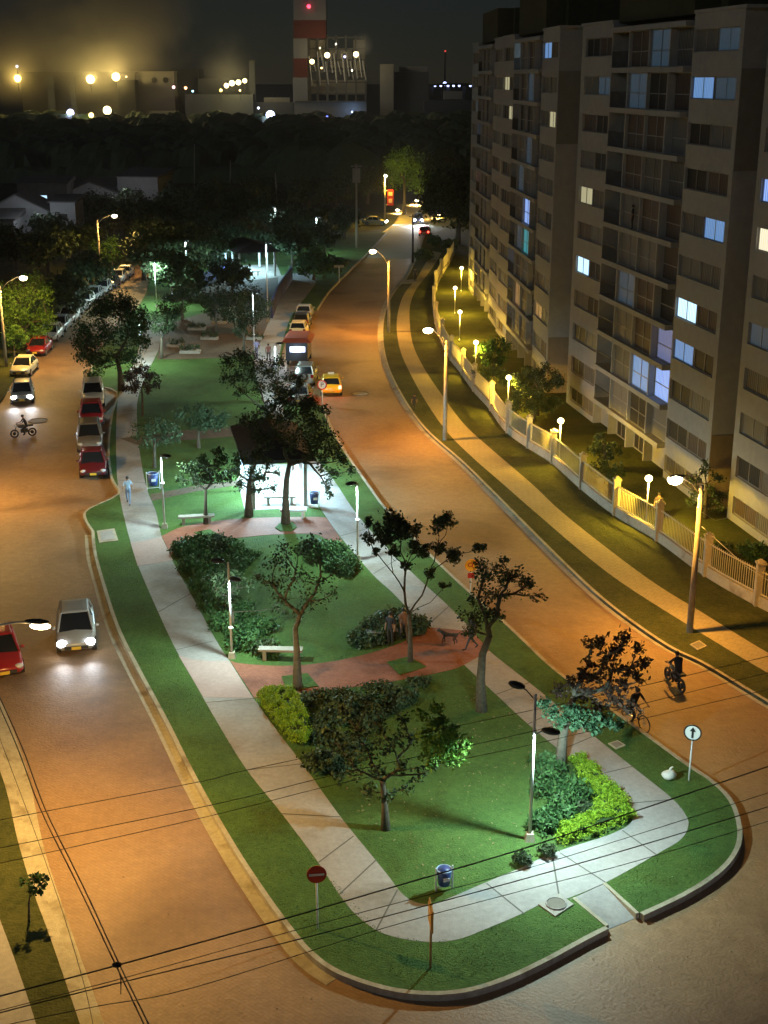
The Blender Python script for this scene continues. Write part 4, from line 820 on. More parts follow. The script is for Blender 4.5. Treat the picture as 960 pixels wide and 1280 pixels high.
for x, y, r, h, l in [(400,960,24,26,'dark bush mass on the left of the near lawn tree'),(420,900,24,22,'dark bush under the near lawn tree'),(455,885,20,18,'dark bush at the top of the near lawn'),(520,858,12,14,'round dark bush at the brick path end'),(490,870,14,12,'low dark bush beside the brick path')]: shrub(l, x, y, r, h, M_LDARK, grp='dark bushes of the near lawn')
for x, y, r, h, m, l in [(690,990,24,26,M_LMID,'tall dark green bush inside the lime hedge'),(715,1000,22,22,M_LMID,'dark green bush filling the lime hedge corner'),(700,1025,22,20,M_LMID,'green bush in front inside the lime hedge'),(680,1035,18,18,M_LMID,'green bush right of the glowing lamp post'),(728,1018,14,14,M_LDARK,'small bush against the lime hedge'),(683,965,18,20,M_LMID,'bush below the corner tree trunk')]: shrub(l, x, y, r, h, m, grp='bushes inside the lime hedge')
shrub('left one of the two small round dark bushes at the near walkway edge', 653,1080, 16, 22, M_LDARK, grp='round bushes at the walkway', size=.09, dens=500)
shrub('right one of the two small round dark bushes at the near walkway edge', 684,1070, 14, 20, M_LDARK, grp='round bushes at the walkway', size=.09, dens=500)
def hedge(label, pts, h, m, name='hedge', dens=420, size=.06):
    q = [G(x, y, IZ) for x, y in pts]; c = sum(q, Vector())/len(q); c.z = IZ; e = empty(name, c, label, 'hedge')
    loc = [(p.x-c.x, p.y-c.y) for p in q]; a = MB(); a.prism([(x*.94, y*.94) for x, y in loc], 0, h*.8); a.build('core', mat('hedge_core', (.02,.045,.008), .95), e)
    xs = [p[0] for p in loc]; ys = [p[1] for p in loc]; P = []
    def inside(x, y):
        s_ = False; j = len(loc)-1
        for i in range(len(loc)):
            xi, yi = loc[i]; xj, yj = loc[j]
            if (yi > y) != (yj > y) and x < (xj-xi)*(y-yi)/(yj-yi)+xi: s_ = not s_
            j = i
        return s_
    area = (max(xs)-min(xs))*(max(ys)-min(ys)); cl = []
    for i in range(int(area*22)):
        x, y = random.uniform(min(xs), max(xs)), random.uniform(min(ys), max(ys))
        if inside(x, y): cl.append((Vector((x, y, h*.88)), .22, int(dens*.45)))
    for i in range(len(loc)):
        x0, y0 = loc[i]; x1, y1 = loc[(i+1) % len(loc)]; L = math.hypot(x1-x0, y1-y0)
        for j in range(int(L/.14)): t = j*.14/L; cl.append((Vector((x0+(x1-x0)*t, y0+(y1-y0)*t, h*random.uniform(.2, .85))), .2, int(dens*.14)))
    leaves('foliage', cl, size, m, e, Vector((0, 0, 0)), 6, .35); return e
hedge('lime green clipped hedge wrapping the near walkway corner', [(700,1056),(735,1046),(789,1024),(784,1010),(766,988),(740,966),(725,950),(716,955),(735,985),(748,1005),(742,1020),(712,1033),(702,1040)], .32, M_LLIME)
hedge('bright yellow green hedge patch at the brick path by the west walkway', [(324,876),(352,869),(368,874),(374,890),(385,915),(380,936),(366,930),(345,905)], .5, M_LLIME)
for x, y, w, l in [(219,433,20,'planter hedge at the lower left of the plaza'),(238,441,26,'wide planter hedge at the lower middle of the plaza'),(262,424,22,'planter hedge right of the wide one'),(246,412,22,'planter hedge at the plaza centre'),(274,404,18,'small planter hedge at the upper right of the plaza'),(318,424,20,'planter hedge beside the right plaza tree')]:
    b = G(x, y, IZ); s = b.y/FPX; e = empty('planter', b, l, 'planter', 'planters on the plaza'); a = MB(); hw = w*s/2; a.bb(-hw, hw, -.45, .45, 0, .25); a.build('kerb_box', M_CONC, e)
    leaves('foliage', [(Vector((xx, 0, .4)), .45, 90) for xx in np.linspace(-hw+.3, hw-.3, max(3, int(hw*2)))], .16, M_LDARK, e, Vector((0, 0, 0)), 5)
tree('sapling', 'sapling with yellowish leaves in the lower left grass', (36,1152), [(36,1130),(38,1115)], [(33,1103,8),(43,1098,9),(52,1104,8),(40,1112,8),(50,1116,7),(56,1097,5)], M_LMID, .035, 260, .13, grp='sapling', z=VZ, twigs=2)

def cover_plants(name, label, poly, n, h, size, m, z=IZ, clump=.35):
    q = [G(x, y, z) for x, y in poly]; X = np.array([p.x for p in q]); Yv = np.array([p.y for p in q]); P = np.empty((0, 2))
    while len(P) < n:
        c = np.stack([RNG.uniform(X.min(), X.max(), n), RNG.uniform(Yv.min(), Yv.max(), n)], 1); s_ = np.zeros(n, bool); j = len(q)-1
        for i in range(len(q)):
            cond = ((Yv[i] > c[:, 1]) != (Yv[j] > c[:, 1])) & (c[:, 0] < (X[j]-X[i])*(c[:, 1]-Yv[i])/(Yv[j]-Yv[i]+1e-9)+X[i]); s_ ^= cond; j = i
        if clump:
            f = np.sin(c[:, 0]*1.7+np.sin(c[:, 1]*1.3))*np.sin(c[:, 1]*1.9+1.4*np.sin(c[:, 0]*.8)); s_ &= RNG.random(n) < np.clip(.35+f*1.2+clump, 0, 1)
        P = np.concatenate([P, c[s_]])
    P = P[:n]; o = leaves(name, [(Vector((0, 0, 0)), .001, n)], size, m, None); co = np.empty(n*12, np.float32); o.data.vertices.foreach_get('co', co); co = co.reshape(n, 4, 3)
    zz = z+RNG.random(n)**1.5*h*((.5+.5*np.sin(P[:, 0]*1.3)*np.sin(P[:, 1]*1.1)+.3) if h > .2 else .8); co[:, :, 0] += P[:, 0:1]; co[:, :, 1] += P[:, 1:2]; co[:, :, 2] += zz[:, None]; co[:, :, 2] = np.maximum(co[:, :, 2], z+.005)
    o.data.vertices.foreach_set('co', co.ravel()); o.data.update(); o['kind'] = 'stuff'; o['label'] = label; o['category'] = 'plants'; return o
cover_plants('ground_cover', 'low planting in the shrub lawn along the west walkway', [(222,690),(290,684),(330,690),(300,720),(300,760),(345,800),(350,826),(300,824),(283,800),(255,748)], 16000, .55, .13, M_LMID)
cover_plants('ground_cover', 'low dark planting round the sitting people', [(455,790),(480,770),(530,775),(538,786),(500,800),(462,812)], 5000, .5, .12, M_LDARK)
cover_plants('ground_cover', 'low dark planting filling the top of the near lawn', [(375,880),(400,868),(500,853),(540,850),(520,880),(470,905),(440,960),(425,985),(395,945)], 12000, .4, .12, M_LDARK)
cover_plants('ground_cover', 'low planting at the right end of the shrub lawn', [(385,685),(420,680),(448,705),(440,725),(405,712)], 3500, .5, .12, M_LMID)
M_BLD = leafmat('grass_blades', (0.050,0.115,0.022), (0.13,0.24,0.055))
cover_plants('grass_blades', 'longer grass blades over the near lawn', [(384,958),(428,1018),(482,1084),(508,1116),(530,1126),(650,1082),(700,1058),(790,1024),(660,908),(578,830),(400,868),(320,874)], 14400, .045, .035, M_BLD, clump=0)
cover_plants('grass_blades', 'longer grass blades over the outer near strip', [(240,960),(303,1070),(392,1188),(530,1236),(680,1196),(750,1158),(700,1128),(570,1176),(480,1170),(395,1076),(307,962),(250,868),(200,780),(165,690),(125,700),(150,785),(190,865)], 14400, .045, .035, M_BLD, clump=0)
cover_plants('grass_blades', 'longer grass blades on the right corner strip', [(760,1103),(850,1052),(862,1030),(842,996),(700,884),(640,830),(700,846),(855,958),(908,1002),(918,1035),(895,1085),(800,1138)], 5600, .045, .035, M_BLD, clump=0)
cover_plants('grass_blades', 'longer grass blades over the shrub lawn', [(220,690),(300,674),(420,682),(500,750),(535,784),(480,810),(380,830),(290,822)], 7200, .045, .035, M_BLD, clump=0)
cover_plants('grass_blades', 'longer grass blades on the verge beside the sidewalk', [(560,575),(640,640),(760,752),(880,828),(960,876),(960,844),(868,788),(760,718),(670,643),(600,580)], 5600, .045, .035, leafmat('verge_blades', (.06,.07,.018), (.15,.16,.05)), VZ, clump=0)
cover_plants('grass_blades', 'longer grass blades on the verge below the fence', [(560,500),(620,560),(700,634),(880,764),(960,812),(960,775),(820,690),(690,592),(590,500)], 5600, .045, .035, MATS['verge_blades'], VZ, clump=0)
for x, y, w, h, l in [(240,372,22,34,'dark tree over the left half of the plaza'),(290,366,22,34,'dark tree over the plaza below the second shelter'),(255,330,26,36,'dense dark tree hiding the blue wall end'),(330,322,20,30,'dark tree pressed against the second shelter roof'),(205,330,30,46,'dark tree over the far end of the west walkway'),(365,305,24,34,'dark tree between the second shelter and the tall pole')]: rtree(l, x, y, w, h)
# fallen leaves and scraps lying about
def scatter(name, label, poly, z, n, size, m):
    q = [G(x, y, z) for x, y in poly]; xs = [p.x for p in q]; ys = [p.y for p in q]; mb = MB()
    for i in range(n):
        while True:
            x, y = random.uniform(min(xs), max(xs)), random.uniform(min(ys), max(ys)); s_ = False; j = len(q)-1
            for t in range(len(q)):
                if (q[t].y > y) != (q[j].y > y) and x < (q[j].x-q[t].x)*(y-q[t].y)/(q[j].y-q[t].y)+q[t].x: s_ = not s_
                j = t
            if s_: break
        an = random.uniform(0, 6.28); s1 = size*random.uniform(.4, 1.3); c, s2 = math.cos(an)*s1, math.sin(an)*s1; zz = z+.03
        mb.add([(x-c, y-s2, zz), (x+s2*.5, y-c*.5, zz+.02), (x+c, y+s2, zz+.01), (x-s2*.5, y+c*.5, zz+.03)], [(0, 1, 2, 3)])
    o = mb.build(name, m); o['kind'] = 'stuff'; o['label'] = label; o['category'] = 'litter'; return o
M_DRY = mat('dry_leaf', (.28,.22,.12), .9); M_BLADE = mat('long_grass', (.05,.11,.02), .8)
scatter('fallen_leaves', 'dry leaves scattered over the near lawn', [(400,980),(600,850),(740,990),(650,1070),(530,1120)], IZ, 260, .05, M_DRY)
scatter('fallen_leaves', 'dry leaves scattered over the shrub lawn', [(235,700),(420,690),(510,780),(300,815)], IZ, 140, .05, M_DRY)
scatter('fallen_leaves', 'dry leaves on the brick path and walkway ends', [(300,840),(560,800),(620,880),(330,868)], IZ, 80, .045, M_DRY)
scatter('road_grit', 'small scraps lying on the west road and near crossing', [(60,900),(220,900),(420,1230),(900,1110),(960,1270),(150,1270)], -.02, 160, .035, M_DRY)

# far wood: one mass of tree crowns
n = 130; mb = MB(); xs = np.linspace(-340, 110, n); ysl = np.linspace(318, 640, 90); rr = np.random.default_rng(3)
cc = rr.uniform([-340, 318], [110, 640], (1500, 2)); ch = rr.uniform(4.0, 9.4, 1500); cr = rr.uniform(4.5, 9, 1500)
XX, YY = np.meshgrid(np.linspace(-340, 110, 260), np.linspace(318, 640, 180)); ZZ = np.full(XX.shape, 3.0)
for (x, y), h, r_ in zip(cc, ch, cr):
    d2 = (XX-x)**2+(YY-y)**2; mk = d2 < r_*r_; ZZ[mk] = np.maximum(ZZ[mk], h-r_*.8+np.sqrt(r_*r_-d2[mk])*.8)
ZZ += rr.normal(size=ZZ.shape)*.35; ZZ[0, :] = 0; ZZ[-1, :] = 0; ZZ[:, 0] = 0; ZZ[:, -1] = 0
me = bpy.data.meshes.new('wood'); H0, W0 = ZZ.shape; idx = np.arange(H0*W0).reshape(H0, W0)
me.from_pydata(np.stack([XX.ravel(), YY.ravel(), ZZ.ravel()], 1).tolist(), [], np.stack([idx[:-1, :-1].ravel(), idx[:-1, 1:].ravel(), idx[1:, 1:].ravel(), idx[1:, :-1].ravel()], 1).tolist())
me.materials.append(M_LDARK); o = bpy.data.objects.new('wood', me); COL.objects.link(o); o['kind'] = 'stuff'; o['label'] = 'dark wood between the houses and the factory'; o['category'] = 'wood'

# ------------------------------------------------------------------ vehicles
def car(label, px, py, to=None, rz=None, paintm=None, kind='sedan', lights=None, grp=None, z=0.0, name='parked_car', plate=True, scale=1.0, spotW=900, cat='car', taxi=False):
    g = G(px, py, z)
    if rz is None:
        a, b = G(*to[0], z), G(*to[1], z); d = b-a; rz = math.atan2(d.y, d.x)
    e = empty(name, g, label, cat, grp, rz=rz); e.scale = (scale,)*3
    tall = {'sedan': 1.42, 'hatch': 1.48, 'suv': 1.68, 'van': 1.85}[kind]; L = {'sedan': 4.2, 'hatch': 3.7, 'suv': 4.3, 'van': 4.3}[kind]; h = L/2
    hood = {'sedan': .86, 'hatch': .88, 'suv': 1.0, 'van': 1.0}[kind]; tail = hood+.06 if kind == 'sedan' else hood+.1
    st = [(-h, .62, .42, .70), (-h+.08, .76, .32, tail-.08), (-h+.35, .83, .26, tail), (-h+.9, .85, .22, tail+.02), (-.2, .86, .2, hood+.06), (.8, .86, .22, hood+.02), (h-.7, .84, .24, hood-.06), (h-.3, .80, .27, hood-.14), (h-.07, .70, .32, hood-.24), (h, .56, .40, .60)]
    mb = MB(); ring = []
    for x, w, zb, zt in st:
        zm = zb+(zt-zb)*.55; r = [(-w*.86, zb), (-w, zb+.1), (-w*1.0, zm), (-w*.95, zt-.05), (-w*.80, zt), (0, zt+.03)]
        r = r+[(-y, z_) for y, z_ in reversed(r[:-1])]; ring.append([(x, y, z_) for y, z_ in r])
    nn = len(ring[0]); vs = [p for r in ring for p in r]; fs = [(i*nn+k, i*nn+(k+1) % nn, (i+1)*nn+(k+1) % nn, (i+1)*nn+k) for i in range(len(ring)-1) for k in range(nn)]
    fs += [tuple(reversed(range(nn))), tuple(range((len(ring)-1)*nn, len(ring)*nn))]; mb.add(vs, [tuple(reversed(f)) for f in fs])
    body = mb.build('body', paintm, e, True)
    if kind == 'sedan': xb0, xb1, xt0, xt1 = -1.55, 1.05, -.95, .25
    elif kind == 'hatch': xb0, xb1, xt0, xt1 = -h+.25, .98, -h+.55, .2
    elif kind == 'suv': xb0, xb1, xt0, xt1 = -h+.2, 1.0, -h+.45, .25
    else: xb0, xb1, xt0, xt1 = -h+.15, 1.35, -h+.3, .6
    zb = hood-.02; zt = tall; g2 = MB(); yb, yt = .76, .60
    g2.add([(xb0, -yb, zb), (xb1, -yb, zb), (xb1, yb, zb), (xb0, yb, zb), (xt0, -yt, zt-.05), (xt1, -yt, zt-.05), (xt1, yt, zt-.05), (xt0, yt, zt-.05)], [(0,3,2,1),(4,5,6,7),(0,1,5,4),(1,2,6,5),(2,3,7,6),(3,0,4,7)]); g2.build('glasshouse', M_GLASS_CAR, e)
    g3 = MB(); m = (xt0+xt1)/2; hl = (xt1-xt0)/2
    for (zz, kx, ky) in ((zt-.06, 1.03, 1.03), (zt, .93, .92), (zt+.025, .6, .6)): g3.v += [(m-hl*kx, -yt*ky, zz), (m+hl*kx, -yt*ky, zz), (m+hl*kx, yt*ky, zz), (m-hl*kx, yt*ky, zz)]
    for i in range(2):
        for k in range(4): g3.f.append((i*4+k, i*4+(k+1) % 4, i*4+4+(k+1) % 4, i*4+4+k))
    g3.f += [(3,2,1,0), (8,9,10,11)]; g3.mi = [0]*len(g3.f)
    for sy in (-1, 1):
        g3.tube([(xb1, sy*yb, zb), (xt1, sy*yt, zt-.04)], .045, 6); g3.tube([(xb0, sy*yb, zb), (xt0, sy*yt, zt-.04)], .06, 6); g3.tube([(m, sy*(yb+.005), zb), (m, sy*(yt+.005), zt-.04)], .035, 6)
    g3.build('roof', M_DARKMET if taxi == 'blackroof' else paintm, e, False)
    for sx in (-1, 1):
        for sy in (-1, 1):
            a = MB(); a.tube([(0, -.1, 0), (0, .1, 0)], .31, 18); w = a.build('wheel', M_BLACK, e, loc=(sx*h*.63, sy*.76, .31)); a = MB(); a.tube([(0, sy*.09, 0), (0, sy*.115, 0)], .19, 12); a.build('rim', M_RIM, w)
    for sy in (-1, 1):
        a = MB(); a.sphere((h-.15, sy*.60, hood-.27), (.19, .23, .15) if lights in ('head', 'both') else (.15, .19, .11), 12, 7); on = lights in ('head', 'both'); a.build('headlight', M_HEADL if on else M_HEADOFF, e, True)
        a = MB(); a.bb(-h-.015, -h+.12, sy*.66-.13, sy*.66+.10, tail-.32, tail-.06); a.build('tail_light', M_TAILON if lights in ('tail', 'both') else M_TAILOFF, e)
        a = MB(); a.sphere((xb1-.25, sy*.93, hood+.10), (.07, .10, .07), 8, 6); a.build('mirror', paintm, e, True)
        if on: light('headlight_beam', 'SPOT', (h+.14, sy*.6, hood-.25), spotW, (.85, .92, 1.0), e, .06, 100, .9).rotation_euler = (0, R(-84), 0) 
    a = MB(); a.bb(h-.02, h+.03, -.5, .5, .38, .52); a.build('grille', M_DARKMET, e)
    a = MB(); a.bb(h+.03, h+.045, -.2, .2, .36, .50); a.build('number_plate', M_PLATE, e); a = MB(); a.bb(-h-.03, -h-.01, -.2, .2, .5, .64); a.build('number_plate', M_PLATE, e)
    if taxi: a = MB(); a.bb(-.12, .06, -.25, .25, tall+.02, tall+.14); a.build('roof_sign', M_SWHITE, e)
    return e
P_SIL = paint('silver', (.32,.33,.34)); P_WHT = paint('white', (.68,.68,.66)); P_RED = paint('red', (.30,.015,.02)); P_MAR = paint('maroon', (.10,.012,.016)); P_DRK = paint('dark', (.03,.032,.04)); P_YEL = paint('yellow', (.70,.42,.02)); P_GRY = paint('grey', (.16,.15,.14)); P_CRM = paint('cream', (.62,.56,.36)); P_RDB = paint('bright_red', (.45,.03,.02))
car('silver car with blazing headlights driving toward the camera on the near west road', 96,800, paintm=P_SIL, kind='hatch', lights='head', name='moving_car', spotW=160, rz=0.0).rotation_euler[2] = R(-77)
car('red car cut by the left edge beneath the near street lamp', 0,828, rz=R(-68), paintm=P_RED, name='moving_car')
car('silver car with lit headlights meeting the motorcyclist', 29,500, rz=R(-77), paintm=P_SIL, kind='hatch', lights='head', name='moving_car', spotW=220)
car('pale yellowish car parked at the left edge kerb', 31,466, rz=R(-88), paintm=P_CRM)
car('red car parked nose out at the left behind the pale one', 50,441, rz=R(-88), paintm=P_RED)
for i, (x, y, l, p) in enumerate([(65,424,'white car right behind the red parked car at left',P_WHT),(76,412,'silver car second in the dark row under the trees',P_SIL),(87,401,'white car third in the dark row under the trees',P_WHT),(97,391,'grey car fourth in the dark row under the trees',P_GRY),(107,382,'white car fifth in the dark row under the trees',P_WHT),(118,373.5,'silver car sixth in the dark row',P_SIL),(129,365.5,'white car seventh in the dark row',P_WHT),(139,358.5,'dark car eighth in the dark row',P_DRK),(148,352,'white car ninth in the dark row, nearly the farthest',P_WHT),(157,345.5,'farthest silver car of the dark row',P_SIL)]):
    car(l, x, y, to=((157,345.5),(65,424)), paintm=p, kind='sedan' if i % 2 else 'hatch', grp='cars parked in the dark row')
for x, y, l, p, k in [(117,503,'white car at the back of the four parked in the west bay',P_WHT,'suv'),(115,527,'red car parked second from the back in the west bay',P_RED,'hatch'),(113,558,'beige grey car parked third in the west bay',P_GRY,'suv'),(117,589,'dark maroon car at the front of the west bay',P_MAR,'sedan')]:
    car(l, x, y, rz=R(-78), paintm=p, kind=k, grp='cars parked in the west bay', z=.004)
for x, y, l, p, k, lt in [(381,397,'silver car at the far end of the east parking bay',P_SIL,'sedan',None),(378,408,'dark car behind the silver one in the east parking bay',P_DRK,'hatch',None),(374,419,'cream yellow car in the middle of the east parking bay',P_CRM,'hatch',None),(383,477,'grey off-roader with a spare wheel at the near end of the east parking bay',P_SIL,'suv',None),(376,502,'beige car under the tree at the end of the east parking bay',P_GRY,'sedan',None)]:
    c = car(l, x, y, rz=R(88), paintm=p, kind=k, grp='cars parked in the east bay', z=.004)
    if 'spare' in l: a = MB(); a.tube([(-2.32, 0, .95), (-2.14, 0, .95)], .34, 20); a.build('spare_wheel', M_BLACK, c); a = MB(); a.tube([(-2.335, 0, .95), (-2.32, 0, .95)], .22, 16); a.build('spare_cover', M_CHROME, c)
car('yellow taxi with lit red tail lights driving away on the east road', 414,490, rz=R(93), paintm=P_YEL, kind='hatch', lights='tail', taxi=True, name='taxi', cat='taxi')
for o in [x for x in COL.objects if x.name.startswith('taxi') and x.type == 'EMPTY']:
    for sy in (-1, 1): light('tail_glow', 'POINT', (-2.05, sy*.6, .75), 14, (1, .08, .04), o, .08)
car('yellow lit car standing across the far crossing', 469,281, rz=R(-8), paintm=P_CRM, kind='sedan', lights='head', name='moving_car', spotW=900)
car('dark blue car with bright headlights coming at the far crossing', 523,279, rz=R(-92), paintm=paint('blue', (.03,.05,.2)), kind='suv', lights='head', name='moving_car', spotW=5000)
car('red car with tail lights waiting at the far kerb', 531,294, rz=R(84), paintm=P_RDB, kind='sedan', lights='tail', name='moving_car')
car('distant car with glaring headlights on the far bend', 575,223, rz=R(-100), paintm=P_WHT, kind='sedan', lights='head', name='moving_car', spotW=5000, scale=1.2)
# food truck
g = G(374,452,.004); e = empty('food_truck', g, 'dark food truck with a red canopy roof and lit counter in the east bay', 'food truck', rz=R(88))
a = MB(); a.bb(-2.0, 1.4, -.95, .95, .5, 2.1); a.bb(1.42, 2.3, -.9, .9, .5, 1.5); a.build('body', P_DRK, e)
a = MB(); a.add([(-2.3, -1.3, 2.12), (1.6, -1.3, 2.12), (1.6, 1.3, 2.12), (-2.3, 1.3, 2.12), (-2.1, -.9, 2.5), (1.4, -.9, 2.5), (1.4, .9, 2.5), (-2.1, .9, 2.5)], [(0,3,2,1),(4,5,6,7),(0,1,5,4),(1,2,6,5),(2,3,7,6),(3,0,4,7)]); a.build('canopy', mat('canopy_red', (.45,.07,.03), .8), e)
a = MB(); a.bb(-2.04, -2.01, -.75, .6, 1.25, 1.75); a.build('lit_hatch', emit('truck_lit', (.55,.65,1.0), 1.6), e)
a = MB(); a.bb(-1.2, .8, .96, .99, 1.1, 1.8); a.build('lit_counter', emit('truck_lit2', (.8,.9,1.0), 1.8), e)
for sx in (-1.2, 1.5):
    for sy in (-.85, .85): a = MB(); a.tube([(sx, sy-.1, .34), (sx, sy+.1, .34)], .34, 16); a.build('wheel', M_BLACK, e)
light('counter_light', 'POINT', (-.2, 1.3, 1.7), 160, (.8, .9, 1), e, .15); light('counter_light', 'POINT', (-2.3, 0, 1.5), 50, (.7, .8, 1), e, .15)

# bicycles and motorcycles
def bicycle(label, px, py, rz, z=0.0):
    e = empty('bicycle', G(px, py, z), label, 'bicycle', rz=rz)
    for x in (-.52, .52):
        a = MB(); a.ring((0, 0, 0), .33, .022, 'Y', 28, 6); w = a.build('wheel', M_BLACK, e, loc=(x, 0, .34)); a = MB()
        for k in range(8): an = k*math.pi/8; a.tube([(-.31*math.cos(an), 0, -.31*math.sin(an)), (.31*math.cos(an), 0, .31*math.sin(an))], .004, 4)
        a.build('spokes', M_STEEL, w)
    a = MB(); f = [(-.52,0,.34), (-.08,0,.30), (.36,0,.72), (.40,0,.85), (-.2,0,.80)]
    for p, q in ((0,1),(1,4),(4,0),(1,2),(4,3)): a.tube([f[p], f[q]], .018, 6)
    a.tube([(.40,0,.95), (.52,0,.34)], .016, 6); a.build('frame', M_CHROME, e)
    a = MB(); a.tube([(.38,-.26,.98), (.42,0,.98), (.38,.26,.98)], .014, 6); a.build('handlebar', M_DARKMET, e)
    a = MB(); a.sphere((-.22, 0, .86), (.14, .07, .035), 8, 5); a.build('saddle', M_BLACK, e, True); return e
def motorcycle(label, px, py, rz, z=0.0, col=None, lamp=False):
    e = empty('motorcycle', G(px, py, z), label, 'motorcycle', rz=rz)
    for x in (-.6, .62):
        a = MB(); a.ring((0, 0, 0), .25, .055, 'Y', 22, 8); a.disc((0, 0, 0), .12, (0, 1, 0), .05, 12); a.build('wheel', M_BLACK, e, True, loc=(x, 0, .30))
    a = MB(); a.sphere((.12, 0, .78), (.30, .14, .14), 10, 6); a.box((-.05, 0, .48), (.5, .24, .28)); a.tube([(.62, 0, .3), (.42, 0, .95)], .03, 6); a.tube([(-.6, 0, .3), (-.1, 0, .42)], .03, 6); a.build('body', col or P_DRK, e, True)
    a = MB(); a.box((-.38, 0, .80), (.60, .24, .09)); a.build('saddle', M_BLACK, e)
    a = MB(); a.tube([(.34, -.34, 1.02), (.42, 0, .98), (.34, .34, 1.02)], .018, 6); a.build('handlebar', M_DARKMET, e)
    a = MB(); a.sphere((.52, 0, .86), (.08, .09, .09), 8, 6); a.build('headlight', M_HEADL if lamp else M_HEADOFF, e, True); return e

# ------------------------------------------------------------------ people
def figure(name, joints, edges, radii, mats, region, parent=None, root=0, sub=1):
    me = bpy.data.meshes.new(name); me.from_pydata(joints, edges, []); o = bpy.data.objects.new('tmp', me); COL.objects.link(o)
    md = o.modifiers.new('s', 'SKIN'); md.use_smooth_shade = True; lay = me.skin_vertices[0].data if len(me.skin_vertices) else None
    for i, r in enumerate(radii): lay[i].radius = (r, r); lay[i].use_root = (i == root)
    sb = o.modifiers.new('u', 'SUBSURF'); sb.levels = sub; sb.render_levels = sub
    dg = bpy.context.evaluated_depsgraph_get(); dg.update(); m2 = bpy.data.meshes.new_from_object(o.evaluated_get(dg)); m2.name = name
    bpy.data.objects.remove(o)
    m2.materials.clear()
    for m in mats: m2.materials.append(m)
    J = [Vector(j) for j in joints]; E_ = [(J[a], J[b]) for a, b in edges]
    for p in m2.polygons:
        c = p.center; best = 0; bd = 1e9
        for i, (a, b) in enumerate(E_):
            t = max(0, min(1, (c-a).dot(b-a)/max(1e-9, (b-a).length_squared))); d = (c-(a+(b-a)*t)).length
            if d < bd: bd = d; best = i
        p.material_index = region[best]; p.use_smooth = True
    r = bpy.data.objects.new(name, m2); COL.objects.link(r)
    if parent: r.parent = parent
    return r
POSES = {
 'stand': dict(),
 'walk': dict(kneeL=(-.1,.20,.52), ankL=(-.1,.33,.10), toeL=(-.1,.50,.06), kneeR=(.1,-.02,.50), ankR=(.1,-.30,.16), toeR=(.1,-.18,.05), elbL=(-.25,-.14,1.18), hanL=(-.24,-.10,.94), elbR=(.25,.12,1.18), hanR=(.24,.26,.98)),
 'sit': dict(kneeL=(-.12,.42,.50), ankL=(-.12,.44,.08), toeL=(-.12,.60,.05), kneeR=(.12,.42,.50), ankR=(.12,.44,.08), toeR=(.12,.60,.05), elbL=(-.26,.08,.78), hanL=(-.16,.32,.60), elbR=(.26,.08,.78), hanR=(.16,.32,.60)),
 'ride': dict(kneeL=(-.13,.36,.62), ankL=(-.13,.16,.30), toeL=(-.13,.32,.22), kneeR=(.13,.32,.48), ankR=(.13,.14,.16), toeR=(.13,.30,.10), elbL=(-.28,.34,1.12), hanL=(-.26,.60,1.02), elbR=(.28,.34,1.12), hanR=(.26,.60,1.02))}
